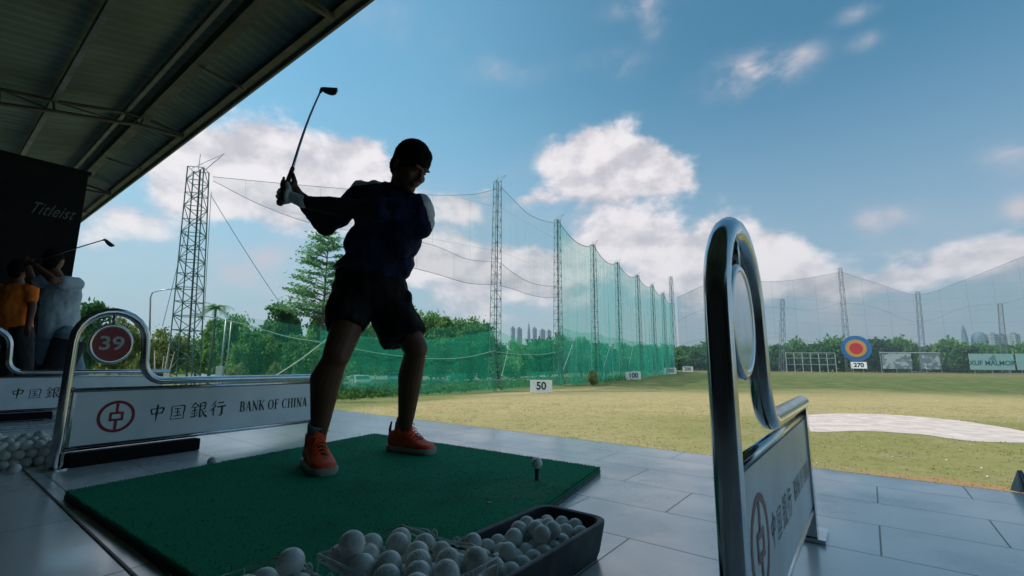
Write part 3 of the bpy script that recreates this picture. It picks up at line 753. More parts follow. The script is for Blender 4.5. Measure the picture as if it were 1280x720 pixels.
tee_p = onz(671, 600, .03)
mb = MB(); mb.lathe([(.012, 0), (.0085, .004), (.008, .03), (.0095, .042), (.0105, .046)], (0, 0, 0), 16); te = mb.build('rubber_tee', MT['teerubber'], smooth=True, angle=40)
te.location = tee_p; tag(te, 'black rubber tee standing in the green mat', 'tee')
RB = .02135
bm_ball = MB().ell((0, 0, 0), (RB,) * 3, nu=28, nv=18).mesh('golf_ball', MT['ball'], True)
NB = 0
def ball(p, label, group='white range balls', s=1.0):
    o = bpy.data.objects.new('golf_ball', bm_ball); COL.objects.link(o); o.location = p
    o.rotation_euler = (random.uniform(0, 6), random.uniform(0, 6), random.uniform(0, 6))
    tag(o, label, 'golf ball', group); return o
b0 = ball(tee_p + Vector((0, 0, .046 + RB * .93)), 'single white golf ball teed up on the black rubber tee'); del b0['group']
b0.scale = (1.1,) * 3; b0.location.z += .002
b1 = ball(onz(265, 577, RB) , 'lone white ball on the tiles at the back edge of the green mat'); del b1['group']
b2 = ball(onz(19, 586, RB), 'lone white ball on the tiles in front of the left ball heap'); del b2['group']

# ------------------------------------------------------------------ balls heaped in containers
def pack(n, lx, ly, seed, h0=.0, iters=420, floor_slope=0.0, top=None, taper=0.0):
    g = np.random.default_rng(seed); r = RB * 1.005
    P = np.column_stack([g.uniform(-lx / 2 + r, lx / 2 - r, n), g.uniform(-ly / 2 + r, ly / 2 - r, n), g.uniform(r, .05 + n * r ** 3 * 9 / (lx * ly), n)])
    for it in range(iters):
        P[:, 2] -= .0014 if it < iters - 140 else .0005
        if it < iters - 200 and it % 12 == 0: P += g.normal(size=P.shape) * .0012
        for _ in range(3):
            d = P[:, None] - P[None]; q = np.sqrt((d ** 2).sum(-1)) + 1e-9
            ov = np.clip(2 * r - q, 0, None); np.fill_diagonal(ov, 0)
            P += ((d / q[..., None]) * (ov * .35)[..., None]).sum(1)
            bx = lx / 2 - r; by = ly / 2 - r
            P[:, 0] = np.clip(P[:, 0], -bx, bx); P[:, 1] = np.clip(P[:, 1], -by, by)
            P[:, 2] = np.maximum(P[:, 2], r + floor_slope * (P[:, 1] + ly / 2))
    return P

hidden = MB()
def heap(P, c, Rm_, dz, keep, label, grp, zmax=.212):
    """the balls one can see are objects of their own, those buried under them one mesh"""
    P = P[P[:, 2] < zmax]; P = P[np.argsort(-P[:, 2])]
    for i, p in enumerate(P):
        w = c + Rm_ @ Vector(p) + Vector((0, 0, dz))
        if i < keep: ball(w, label, grp)
        else: hidden.ell(w, (RB,) * 3, nu=14, nv=9)

RIM = .098
def tray(loc, rz, label, lx=.215, ly=.60, H_=RIM):
    root = empty('ball_tray', loc, rz); tag(root, label, 'ball tray')
    def rr(hx, hy, rc, z, n=6):
        out = []
        for (cx, cy, a0) in ((hx - rc, hy - rc, 0), (-hx + rc, hy - rc, 90), (-hx + rc, -hy + rc, 180), (hx - rc, -hy + rc, 270)):
            for k in range(n + 1):
                a = R(a0 + 90 * k / n); out.append(Vector((cx + rc * math.cos(a), cy + rc * math.sin(a), z)))
        return out
    hx, hy = lx / 2, ly / 2
    def rimz(p, z):   # the long sides dip towards the middle
        return Vector((p.x, p.y, z - .012 * (1 - min(1, abs(p.y) / hy)) if z > .05 else z))
    prof_ = [(-.012, .001), (-.006, .02), (.004, H_ - .012), (.004, H_ - .003), (-.002, H_), (-.010, H_ - .003), (-.013, H_ - .012), (-.020, .02), (-.032, .010)]
    mb = MB(); rings = [[rimz(p, z) for p in rr(hx + o, hy + o, .04, z)] for o, z in prof_]
    n = len(rings[0]); vs = [p for r_ in rings for p in r_]
    fs = [(i * n + (k + 1) % n, i * n + k, (i + 1) * n + k, (i + 1) * n + (k + 1) % n) for i in range(len(rings) - 1) for k in range(n)]
    fs = [tuple(reversed(f)) for f in fs] + [tuple((len(rings) - 1) * n + k for k in range(n)), tuple(reversed(range(n)))]
    mb.add(vs, fs); mb.build('shell', MT['rubber'], root, smooth=True, angle=45)
    return root
tdir = math.atan2(D.y, D.x) - PI / 2
tc_ = B(.722, .945, 0)
tray(tc_, tdir, 'black rubber tray heaped with white balls beside the mat')
P = pack(106, .168, .555, 3, iters=700)
Rm = Matrix.Rotation(tdir, 3, 'Z')
heap(P, tc_, Rm, .010, 74, 'white range ball heaped in the long black rubber tray', 'balls in the black rubber tray')

def basket(loc, rz, label, lx, ly, H_, groupb):
    root = empty('wire_basket', loc, rz); tag(root, label, 'ball basket')
    hx, hy = lx / 2, ly / 2; w = .0022
    def rect(z, o=0): return [(hx + o, hy + o, z), (-hx - o, hy + o, z), (-hx - o, -hy - o, z), (hx + o, -hy - o, z)]
    mb = MB(); mb.tube(rect(H_), w * 1.1, 8, closed=True); mb.tube(rect(H_ - .010), w * .8, 8, closed=True); rm = mb.build('rim', MT['wire'], root, smooth=True)
    mb = MB()
    for z in (.004, .05, .10): mb.tube(rect(z), w * .7, 6, closed=True)
    nx = int(lx / .03); ny = int(ly / .03)
    for i in range(nx + 1):
        x = -hx + lx * i / nx; mb.tube([(x, -hy, H_ if i % 4 == 0 else .10), (x, -hy, .004), (x, hy, .004), (x, hy, H_ if i % 4 == 0 else .10)], w * .6, 5)
    for i in range(ny + 1):
        y = -hy + ly * i / ny; mb.tube([(-hx, y, H_ if i % 4 == 0 else .10), (-hx, y, .004), (hx, y, .004), (hx, y, H_ if i % 4 == 0 else .10)], w * .6, 5)
    mb.build('wire_body', MT['wire'], root, smooth=True)
    for sx in (-1, 1):
        mb = MB(); mb.tube([(sx * .03 + .008 * math.cos(a), hy, H_ + .004 + .008 * math.sin(a)) for a in [2 * PI * k / 10 for k in range(10)]], w * .7, 6, closed=True)
        mb.tube([(sx * .10 , hy, H_), (sx * .06, hy + .008, H_ + .004), (sx * .03, hy, H_ + .003)], w * .6, 6); mb.build('handle_hook', MT['wire'], root, smooth=True)
    return root
bk = B(.650, .562, 0)
basket(bk, tdir, 'white wire basket full of balls at the near end of the black tray', .245, .180, .195, None)
P = pack(127, .237, .172, 5, iters=800)
heap(P, bk, Rm, .006, 72, 'white range ball piled inside the wire basket at the bottom of the picture', 'balls in the near wire basket')
bk2 = B(.715, .352, 0)
basket(bk2, tdir, 'second wire ball basket, cut off by the bottom edge left of the full one', .245, .180, .185, None)
P = pack(112, .237, .172, 8, iters=800)
heap(P, bk2, Rm, .006, 36, 'white range ball in the second basket, cut off by the bottom edge', 'balls in the second wire basket')
# heap at the left border
tl = Vector((-2.47, 2.40, 0))
basket(tl, tdir + .15, 'wide wire ball basket at the left border behind the 39 divider post', .40, .30, .19, None)
P = pack(190, .39, .29, 11, iters=420)
Rm2 = Matrix.Rotation(tdir + .15, 3, 'Z')
heap(P, tl, Rm2, .006, 62, 'white range ball heaped in the basket at the left border', 'balls in the left basket')
hidden.build('golf_balls_underneath', MT['ball'], smooth=True)['kind'] = 'stuff'

# range balls lying out on the grass
for i in range(6):
    x = random.uniform(700, 1270); y = random.uniform(560, 600)
    if y < 557 and x > 990: y += 40
    p = onz(x, y, GZ + RB); ball(p, 'white range ball lying out on the near grass', 'balls lying on the grass')
mb = MB()
for i in range(120):
    x = random.uniform(430, 1330); y = 492 + 110 * random.random() ** 1.2
    p = onz(x, y, GZ + RB)
    if p.z > GZ + .1 or p.length < 9: continue
    mb.ell(p + Vector((random.uniform(-2, 2), random.uniform(-2, 2), 0)), (RB * .85,) * 3, nu=6, nv=4)
kind(mb.build('scattered_balls', MT['white'], smooth=True), 'stuff')

# ------------------------------------------------------------------ voxel figure tools
def voxel(mb, name, m, parent, size=.006, smooth=4, post=None, keep=None):
    o = mb.build('tmp', m)
    md = o.modifiers.new('r', 'REMESH'); md.mode = 'VOXEL'; md.voxel_size = size; md.use_smooth_shade = True
    if smooth:
        sm = o.modifiers.new('s', 'SMOOTH'); sm.factor = .5; sm.iterations = smooth
    dg = bpy.context.evaluated_depsgraph_get(); dg.update(); me = bpy.data.meshes.new_from_object(o.evaluated_get(dg))
    bpy.data.objects.remove(o); me.name = name
    me.materials.clear()
    for x in (m if isinstance(m, (list, tuple)) else [m]): me.materials.append(x)
    if post:
        n = len(me.vertices); co = np.empty(n * 3); me.vertices.foreach_get('co', co); co = co.reshape(-1, 3)
        nr = np.empty(n * 3); me.vertices.foreach_get('normal', nr); nr = nr.reshape(-1, 3)
        co = post(co, nr); me.vertices.foreach_set('co', co.ravel())
    me.polygons.foreach_set('use_smooth', [True] * len(me.polygons)); me.update()
    ob = bpy.data.objects.new(name, me); COL.objects.link(ob)
    if parent:
        ob.parent = parent; ob.matrix_parent_inverse = Matrix.Translation(-parent.location)
    return ob
def wrinkle(amp, sc, st=(1, 1, 1)):
    def f(co, nr):
        for i in range(len(co)):
            p = Vector((co[i][0] * sc * st[0], co[i][1] * sc * st[1], co[i][2] * sc * st[2]))
            h = mnoise.fractal(p, .8, 2.0, 3)
            co[i] += nr[i] * (h * amp)
        return co
    return f
def frame(xd, zd):
    z = Vector(zd).normalized(); x = Vector(xd); x = (x - z * x.dot(z)).normalized(); y = z.cross(x)
    return Matrix(((x.x, y.x, z.x), (x.y, y.y, z.y), (x.z, y.z, z.z)))

def hand_on_grip(mb, p0, g, wrist, palm_side, grow=0.0, span=.085, thumb_dir=1):
    """hand wrapped round a grip: p0 centre of the hand on the club axis, g towards the club head"""
    g = g.normalized(); u = palm_side - g * palm_side.dot(g); u.normalize(); w = g.cross(u)
    # palm
    pc = p0 + u * .026
    mb.ell(pc, (.016 + grow, .036 + grow, .043 + grow), frame(u, g))
    mb.cap2(pc + (wrist - pc) * .25, .026 + grow, wrist, .027 + grow)
    lens = (1.0, 1.08, 1.0, .82); rf = (.0088, .0092, .0088, .0078)
    for i in range(4):
        off = (.5 - (i + .5) / 4) * span
        c = p0 + g * off * thumb_dir
        rad = .0135 + rf[i]; end = 235 * lens[i] * .92
        pts = []
        for k in range(9):
            a = R(-25 + (end) * k / 8); rr = rad + (.006 if k == 0 else .0) + (.0025 if k in (3, 6) else 0)
            pts.append(c + (u * math.cos(a) + w * math.sin(a)) * rr)
        for k in range(8): mb.cap2(pts[k], rf[i] * (1.08 - .03 * k) + grow, pts[k + 1], rf[i] * (1.05 - .03 * k) + grow, 10)
    # thumb laid along the grip towards the head
    tb = p0 + u * .030 - w * .020 + g * thumb_dir * .012
    t1 = p0 + u * .020 - w * .016 + g * thumb_dir * .042; t2 = p0 + u * .010 - w * .016 + g * thumb_dir * .068
    mb.cap2(tb, .014 + grow, t1, .0115 + grow, 10); mb.cap2(t1, .0115 + grow, t2, .009 + grow, 10)

# ------------------------------------------------------------------ the golfer
gol = empty('person', Vector((-.72, 2.42, .03)))
tag(gol, 'golfer in dark clothes and orange red shoes swinging a club on the green mat', 'person')
J = dict(
    hipR=at(443, 384, 2.42), hipL=at(489, 380, 2.54), kneeR=at(420, 446, 2.24), kneeL=at(520, 436, 2.50), ankR=at(397, 549, 2.25), ankL=at(505, 540, 2.66),
    shR=at(452, 243, 2.46), shL=at(523, 262, 2.24), elR=at(407, 283, 2.36), wrR=at(372, 243, 2.17), elL=at(452, 262, 2.19), wrL=at(377, 252, 2.12),
    neck=at(500, 238, 2.36), skull=at(515.5, 206, 2.29), chest=at(487, 272, 2.40), waist=at(475, 318, 2.46), pelvis=at(463, 362, 2.49))
fd = Vector((.66, -.46, -.60)).normalized()           # where the face looks: at the ball
hup = (Vector((0, 0, 1)) - fd * fd.z).normalized()
hright = fd.cross(hup).normalized()                   # his right-hand side is -x' ; used for symmetry only
HM = Matrix(((hright.x, fd.x, hup.x), (hright.y, fd.y, hup.y), (hright.z, fd.z, hup.z)))
def hp_(x, y, z): return J['skull'] + HM @ Vector((x * 1.1, y * 1.1, z * 1.06))
body = MB()
# legs
for s, mid in (('R', (at(408, 482, 2.25), .073)), ('L', (at(514, 478, 2.57), .068))):
    hip, kn, an = J['hip' + s], J['knee' + s], J['ank' + s]
    body.cap2(hip, .09, kn.lerp(hip, .15), .069); body.cap2(kn.lerp(hip, .15), .069, kn, .064)
    body.ell(kn + Vector((.018, -.022, 0)), (.036, .036, .045))
    body.cap2(kn, .057, mid[0] + Vector((-.008, .01, .03)), mid[1]); body.cap2(mid[0] + Vector((-.008, .01, .03)), mid[1], an.lerp(mid[0], .35), .046); body.cap2(an.lerp(mid[0], .35), .046, an, .035)
    fdir = (Vector((.62, -.78, 0)) if s == 'R' else Vector((.90, -.42, 0))).normalized()
    body.cap2(an + Vector((0, 0, -.02)), .036, Vector((an.x, an.y, .085)) + fdir * .10, .028)
    body.cap2(an + Vector((0, 0, -.03)), .034, Vector((an.x, an.y, .080)) - fdir * .03, .030)
# trunk
body.ell(J['pelvis'], (.165, .12, .12)); body.ell(J['waist'], (.15, .11, .14)); body.ell(J['chest'], (.17, .12, .16), frame((1, 0, -.1), (.15, -.1, 1)))
body.cap2(J['chest'], .12, J['shR'], .062); body.cap2(J['chest'], .12, J['shL'], .062)
body.cap2(J['chest'] + Vector((0, 0, .08)), .08, J['neck'], .058); body.cap2(J['neck'], .058, hp_(0, -.03, -.06), .056)
# arms
body.cap2(J['shR'], .056, J['elR'], .043); body.cap2(J['elR'], .044, J['elR'].lerp(J['wrR'], .35), .042); body.cap2(J['elR'].lerp(J['wrR'], .35), .042, J['wrR'], .027)
body.cap2(J['shL'], .054, J['elL'], .042); body.cap2(J['elL'], .042, J['elL'].lerp(J['wrL'], .35), .040); body.cap2(J['elL'].lerp(J['wrL'], .35), .040, J['wrL'], .027)
# head: skull, face, jaw, nose, lips, brow, ears, cheeks
body.ell(hp_(0, -.012, .012), (.081, .102, .101), HM)
body.ell(hp_(0, .034, -.045), (.065, .056, .072), HM)
body.ell(hp_(0, .050, -.103), (.038, .036, .028), HM)
for sx in (-1, 1):
    body.ell(hp_(sx * .034, .062, -.040), (.022, .018, .024), HM); body.ell(hp_(sx * .030, .078, .012), (.022, .010, .009), HM)
    body.ell(hp_(sx * .050, .0, -.070), (.014, .040, .030), HM)
    body.ell(hp_(sx * .078, -.012, -.022), (.010, .020, .032), HM @ Matrix.Rotation(-sx * .3, 3, 'Z'))
    body.ell(hp_(sx * .011, .098, -.046), (.009, .009, .008), HM)
body.cap2(hp_(0, .080, .004), .009, hp_(0, .102, -.040), .012); body.ell(hp_(0, .084, -.066), (.024, .010, .0065), HM); body.ell(hp_(0, .081, -.077), (.021, .010, .007), HM)
# club line
BUTT = at(349.5, 255, 2.10); HEAD = at(402, 111.5, 2.54)
g = (HEAD - BUTT).normalized()
pL = BUTT + g * .060; pR = BUTT + g * .138
sideL = (J['wrL'] - pL); sideR = (J['wrR'] - pR) + Vector((.02, .02, 0))
hand_on_grip(body, pR, g, J['wrR'], sideR, 0.0)
hand_on_grip(body, pL, g, J['wrL'], sideL, -.0015)
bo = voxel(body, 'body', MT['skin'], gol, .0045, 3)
gl = MB(); hand_on_grip(gl, pL, g, J['wrL'] + (J['wrL'] - pL).normalized() * .01, sideL, .0012)
gl.cap2(J['wrL'], .029, J['wrL'].lerp(J['elL'], .10), .031)
voxel(gl, 'glove', MT['glove'], gol, .0035, 2)
# features
for sx in (-1, 1):
    mb = MB(); mb.ell(hp_(sx * .030, .069, -.008), (.011, .010, .0045), HM, 16, 10); ey = child(mb, 'eye', MT['eye'], gol, smooth=True)
    mb = MB(); mb.ell(hp_(sx * .030, .078, -.008), (.0045, .003, .004), HM, 12, 8); ir = mb.build('iris', MT['iris'], ey, smooth=True)
    mb = MB(); mb.tube([hp_(sx * .014, .080, .014), hp_(sx * .028, .074, .020), hp_(sx * .038, .066, .018)], [.002, .003, .0015], 6); child(mb, 'eyebrow', MT['hair'], gol, smooth=True)
mb = MB(); mb.ell(hp_(0, .0915, -.066), (.022, .004, .0045), HM, 14, 8); mb.ell(hp_(0, .0885, -.0765), (.018, .004, .005), HM, 14, 8); child(mb, 'lips', MT['lip'], gol, smooth=True)
hr = MB()
hr.ell(hp_(0, -.020, .026), (.092, .112, .104), HM); hr.ell(hp_(0, -.050, -.030), (.082, .064, .078), HM); hr.ell(hp_(0, .022, .066), (.068, .058, .046), HM)
for sx in (-1, 1): hr.ell(hp_(sx * .064, -.004, .006), (.014, .026, .040), HM)
voxel(hr, 'hair', MT['hair'], gol, .005, 4, wrinkle(.0022, 90))
# polo shirt
sh = MB()
sh.ell(J['waist'] + Vector((.0, 0, -.05)), (.190, .14, .12)); sh.ell(at(476, 306, 2.44), (.188, .140, .17)); sh.ell(J['chest'] + Vector((0, 0, .00)), (.200, .145, .18), frame((1, 0, -.12), (.15, -.1, 1)))
sh.ell(at(465, 334, 2.47), (.195, .145, .09))
sh.cap2(J['chest'] + Vector((-.02, 0, .02)), .13, J['shR'], .074); sh.cap2(J['chest'] + Vector((0, 0, .03)), .13, J['shL'] + Vector((0, 0, .0)), .076)
sh.cap2(J['shR'], .074, J['shR'].lerp(J['elR'], .62), .068); sh.cap2(J['shL'], .074, J['shL'].lerp(J['elL'], .60), .062)
sh.cap2(J['shR'], .07, J['neck'] + Vector((-.02, 0, -.03)), .068); sh.cap2(J['shL'], .07, J['neck'] + Vector((.01, -.02, -.04)), .06)
sh.ell(at(506, 291, 2.34), (.092, .10, .13)); sh.ell(at(517, 277, 2.28), (.095, .09, .09))
def shirt_post(co, nr): return wrinkle(.020, 8.5, (1, 1, .7))(co, nr)
so = voxel(sh, 'shirt', [MT['shirt'], MT['yoke']], gol, .008, 4, shirt_post)
# white panels over both shoulders
me = so.data; PL0 = at(529, 252, 2.2); NL = Vector((.93, .10, .34)); cR = J['shR'] + Vector((.05, .02, .045)); cL = J['shL'] + Vector((.02, .0, .03))
for pg in me.polygons:
    c = pg.center; nrm = pg.normal
    a = (c - cR)
    yl = (c - PL0).dot(NL) > 0 and c.z > J['shL'].z - .16 and c.x < J['shL'].x + .14
    yr = abs(a.x) < .10 and c.z > J['shR'].z + .022
    if yl or yr: pg.material_index = 1
sl = MB()
sl.cap2(J['shR'].lerp(J['elR'], .3), .056, J['elR'], .050); sl.ell(J['elR'], (.052,) * 3); sl.cap2(J['elR'], .050, J['elR'].lerp(J['wrR'], .4), .047); sl.cap2(J['elR'].lerp(J['wrR'], .4), .047, J['elR'].lerp(J['wrR'], .90), .033)
sl.cap2(J['shL'].lerp(J['elL'], .3), .056, J['elL'], .048); sl.cap2(J['elL'], .048, J['elL'].lerp(J['wrL'], .4), .046); sl.cap2(J['elL'].lerp(J['wrL'], .4), .046, J['elL'].lerp(J['wrL'], .93), .032)
voxel(sl, 'undershirt_sleeves', MT['sleeve'], gol, .006, 3, wrinkle(.004, 22))
cl_ = MB(); cl_.tube([J['neck'] + HM @ Vector((.066 * math.cos(a), .060 * math.sin(a) - .01, -.030 + .012 * math.sin(a))) for a in [2 * PI * k / 24 for k in range(24)]], .012, 8, closed=True)
child(cl_, 'collar', MT['shirt'], gol, smooth=True)
# shorts
sr = MB()
sr.ell(J['pelvis'] + Vector((0, 0, .0)), (.212, .155, .15)); sr.ell(at(462, 345, 2.48), (.192, .145, .09))
def leg_cone(a, ra, b, rb, fl=.85):
    sr.ell(a, (ra,) * 3); sr.tube([a, a.lerp(b, .5), b], [ra, (ra + rb) / 2 * 1.02, rb], 20)
leg_cone(at(440, 382, 2.43), .122, at(431, 411, 2.34), .094); leg_cone(at(489, 384, 2.53), .125, at(507, 424, 2.50), .122)
sr.ell(at(510, 374, 2.50), (.036, .04, .06)); sr.ell(at(497, 400, 2.50), (.125, .12, .13))
voxel(sr, 'shorts', MT['shorts'], gol, .007, 2, wrinkle(.018, 9, (1, 1, .45)))
mb = MB(); mb.tube([J['pelvis'] + Vector((.196 * math.cos(a), .148 * math.sin(a), .115)) for a in [2 * PI * k / 28 for k in range(28)]], .014, 8, closed=True); child(mb, 'belt', MT['ink'], gol, smooth=True)

def shoe(ank, fdir, parent, toe_len=.185, heel=.095):
    """trainer: lofted upper, sole, tongue, laces, pull tab, sock"""
    fdir = fdir.normalized(); rt = Vector((fdir.y, -fdir.x, 0)); z0 = .030
    base = Vector((ank.x, ank.y, z0))
    def loc(x, y, z): return base + fdir * (x * 1.06) + rt * (y * 1.15) + Vector((0, 0, z * 1.18))
    # stations along the foot: x, half width, top height
    stn = [(-heel, .020, .075), (-heel + .012, .032, .090), (-.05, .037, .098), (-.01, .039, .105), (.03, .041, .100), (.07, .045, .078), (.11, .049, .060), (.145, .047, .050), (.172, .036, .043), (toe_len, .018, .034)]
    def section(hw, h, z_lo, n=14):
        return [(hw * (abs(math.cos(a)) ** .75) * (1 if math.cos(a) > 0 else -1), z_lo + (h - z_lo) * (.5 + .5 * (abs(math.sin(a)) ** .8) * (1 if math.sin(a) > 0 else -1))) for a in [2 * PI * k / n for k in range(n)]]
    mb = MB(); n = 14; vs = []
    for x, hw, h in stn:
        for y, z in section(hw, h, .016): vs.append(loc(x, y, z))
    fs = [(i * n + k, i * n + (k + 1) % n, (i + 1) * n + (k + 1) % n, (i + 1) * n + k) for i in range(len(stn) - 1) for k in range(n)]
    fs += [tuple(range(n)), tuple(reversed([(len(stn) - 1) * n + k for k in range(n)]))]
    mb.add(vs, fs)
    # padded collar up round the ankle
    mb.tube([loc(-.018, 0, .07), loc(-.012, 0, .10), loc(-.006, 0, .128)], [.046, .047, .048], 18)
    up = voxel(mb, 'shoe', MT['orange'], parent, .004, 4)
    mb = MB(); n = 20; rings = []
    outl = [(x, hw + .005) for x, hw, h in stn]
    def outline(off, z):
        L = [loc(x * (1.03), y + off, z) for x, y in outl]; Rr = [loc(x * 1.03, -y - off, z) for x, y in reversed(outl)]
        return L + Rr
    for off, z in ((-.004, 0.001), (.0, .006), (.002, .018), (-.001, .026)): rings.append(outline(off, z))
    n = len(rings[0]); vs = [p for r_ in rings for p in r_]
    fs = [(i * n + k, (i + 1) * n + k, (i + 1) * n + (k + 1) % n, i * n + (k + 1) % n) for i in range(3) for k in range(n)] + [tuple(range(n)), tuple(reversed(range(3 * n, 4 * n)))]
    mb.add(vs, fs)
    def sub(mb_, name, m, **kw):
        o = mb_.build(name, m, None, **kw); o.parent = up; return o
    inv = Matrix.Translation(-parent.location)
    so_ = sub(mb, 'sole', MT['sole'], smooth=True, angle=40)
    mb = MB(); mb.tube([loc(.045, 0, .095), loc(.030, 0, .118), loc(.022, 0, .150)], [.018, .022, .020], 10, flat=.35); sub(mb, 'tongue', MT['orange'], smooth=True)
    mb = MB()
    for k in range(5):
        x = .030 + k * .019; z = .112 - k * .0105
        mb.tube([loc(x - .004, -.030, z - .014), loc(x, -.014, z + .002), loc(x + .003, 0, z + .006), loc(x + .004, .014, z + .002), loc(x, .030, z - .014)], .0028, 6)
    for sy in (-1, 1):
        mb.tube([loc(.03, 0, .118)] + [loc(.03 + .012 * math.sin(a), sy * (.004 + .024 * math.sin(a / 2)), .118 + .010 * math.sin(a) - .006 * a / 3) for a in (.6, 1.2, 1.9, 2.6)] , .0024, 6)
        mb.tube([loc(.032, 0, .118), loc(.05, sy * .014, .110), loc(.066, sy * .022, .098)], .0022, 6)
    sub(mb, 'laces', MT['lace'], smooth=True)
    mb = MB(); mb.tube([loc(-heel - .004, 0, .06), loc(-heel - .006, 0, .095), loc(-heel + .002, 0, .128)], [.018, .017, .010], 10, flat=.4); sub(mb, 'heel_tab', MT['blackplastic'], smooth=True)
    mb = MB(); mb.tube([loc(-.016, 0, .10), loc(-.010, 0, .14), ank.lerp(ank + Vector((0, 0, .07)), 1) * 1.0], [.041, .040, .044], 18)
    so2 = voxel(mb, 'sock', MT['sock'], parent, .005, 2)
    return up
shoe(Vector((J['ankR'].x - .002, J['ankR'].y - .01, J['ankR'].z)), Vector((.60, -.80, 0)), gol)
shoe(Vector((J['ankL'].x + .003, J['ankL'].y, J['ankL'].z)), Vector((.88, -.47, 0)), gol)

# club: its own thing, held by the golfer
def club(butt, head, face, label, blade=1.0):
    g = (head - butt).normalized(); root = empty('golf_club', butt); tag(root, label, 'golf club')
    L = (head - butt).length
    mb = MB(); mb.tube([butt, butt + g * .02, butt + g * .26], [.0145, .0135, .0105], 14); child(mb, 'grip', MT['rubber'], root, smooth=True)
    pts = [butt + g * .24 + (head - butt - g * .24) * k / 8 for k in range(9)]
    bend = Vector((-.010, 0, .004)); pts = [p + bend * math.sin(PI * k / 8) for k, p in enumerate(pts)]
    mb = MB(); mb.tube(pts, [.0075 - .0003 * k for k in range(9)], 12); child(mb, 'shaft', MT['chrome'], root, smooth=True)
    mb = MB(); f = face.normalized(); f = (f - g * f.dot(g) * .75).normalized(); th = f.cross(g).normalized()
    mb.tube([head - g * .03, head + g * .008], [.0085, .009], 12)
    n = 9; vs = []
    for k in range(n):
        u = k / (n - 1); x = .006 + u * .086 * blade; hh = (.016 + .034 * math.sin(u * PI * .62) ** .8) * (1 - .35 * max(0, u - .85) / .15)
        c = head + f * x
        lo = .010 + .006 * u; up = -hh
        for (a, tk) in ((lo, .010), (lo, -.010), (up * .4, -.006), (up, -.003), (up, .003), (up * .4, .006)):
            vs.append(c + g * a * -1 * -1 + th * tk)
    fs = [(i * 6 + k, i * 6 + (k + 1) % 6, (i + 1) * 6 + (k + 1) % 6, (i + 1) * 6 + k) for i in range(n - 1) for k in range(6)] + [tuple(range(6)), tuple(reversed([(n - 1) * 6 + k for k in range(6)]))]
    mb.add(vs, fs); child(mb, 'club_head', MT['towerdark'], root, smooth=True, angle=45)
    return root
club(BUTT, HEAD, at(424, 116, 2.54) - HEAD, 'iron golf club raised overhead in the hands of the golfer on the mat')

# ------------------------------------------------------------------ two people in the next bays
def bystander(base, joints, label, shirt, trousers, arms):
    root = empty('person', base); tag(root, label, 'person')
    j = joints; b = MB()
    for s in 'RL':
        b.cap2(j['hip' + s], .085, j['knee' + s], .058); b.cap2(j['knee' + s], .056, j['ank' + s], .04)
        b.cap2(j['ank' + s], .038, j['ank' + s] + Vector((-.02, .12, -.04)), .032)
        b.cap2(j['sh' + s], .05, j['el' + s], .042); b.cap2(j['el' + s], .042, j['wr' + s], .028)
        h = (j['wr' + s] - j['el' + s]).normalized(); b.ell(j['wr' + s] + h * .045, (.035, .025, .045), frame((1, 0, 0), h))
        for k in range(4):
            q = j['wr' + s] + h * .08 + Vector((-.026 + .017 * k, 0, 0)); b.cap2(q, .008, q + h * .03 + Vector((0, .012, -.012)), .007, 8)
        b.cap2(j['wr' + s] + h * .03, .011, j['wr' + s] + h * .06 + Vector((.04, 0, 0)), .008, 8)
    b.ell(j['pelvis'], (.16, .11, .12)); b.ell(j['chest'], (.17, .11, .19)); b.cap2(j['pelvis'], .11, j['chest'], .12); b.cap2(j['chest'] + Vector((0, 0, .1)), .08, j['head'] + Vector((0, 0, -.10)), .055)
    b.ell(j['head'], (.075, .092, .115)); b.ell(j['head'] + Vector((0, .085, -.02)), (.012, .02, .02))
    for sx in (-1, 1): b.ell(j['head'] + Vector((sx * .076, 0, -.01)), (.010, .018, .03))
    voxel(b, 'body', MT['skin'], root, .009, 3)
    hb = MB(); hb.ell(j['head'] + Vector((0, -.02, .025)), (.086, .098, .110)); hb.ell(j['head'] + Vector((0, -.045, -.05)), (.07, .05, .06)); voxel(hb, 'hair', MT['hair'], root, .01, 2, wrinkle(.006, 60))
    sb = MB(); sb.ell(j['chest'], (.205, .15, .22)); sb.cap2(j['chest'] + Vector((0, 0, -.05)), .17, j['pelvis'] + Vector((0, 0, .02)), .165)
    for s in 'RL': sb.cap2(j['chest'] + Vector((0, 0, .08)), .10, j['sh' + s], .075); sb.cap2(j['sh' + s], .078, j['sh' + s].lerp(j['el' + s], arms), .070)
    voxel(sb, 'shirt', shirt, root, .011, 3, wrinkle(.018, 6, (1, 1, .7)))
    tb = MB(); tb.ell(j['pelvis'] + Vector((0, 0, -.03)), (.185, .14, .13))
    for s in 'RL': tb.cap2(j['hip' + s], .115, j['knee' + s], .085); tb.cap2(j['knee' + s], .085, j['ank' + s] + Vector((0, 0, .03)), .068)
    voxel(tb, 'trousers', trousers, root, .011, 3, wrinkle(.010, 9))
    for s in 'RL':
        mb = MB(); a = j['ank' + s]; mb.ell(Vector((a.x - .01, a.y + .05, .045)), (.05, .14, .045)); child(mb, 'shoe', MT['ink'], root, smooth=True)
    return root
dW = 5.2
jw = dict(head=at(68, 326, dW), chest=at(77, 372, dW), pelvis=at(72, 415, dW + .05), shR=at(95, 355, dW), shL=at(58, 352, dW - .05), elR=at(66, 350, dW - .25), elL=at(40, 352, dW - .05), wrR=at(42, 330, dW - .2), wrL=at(34, 330, dW - .1),
          hipR=at(84, 420, dW), hipL=at(62, 420, dW + .05), kneeR=at(92, 455, dW + .05), kneeL=at(58, 458, dW + .15), ankR=at(98, 494, dW), ankL=at(54, 492, dW + .25))
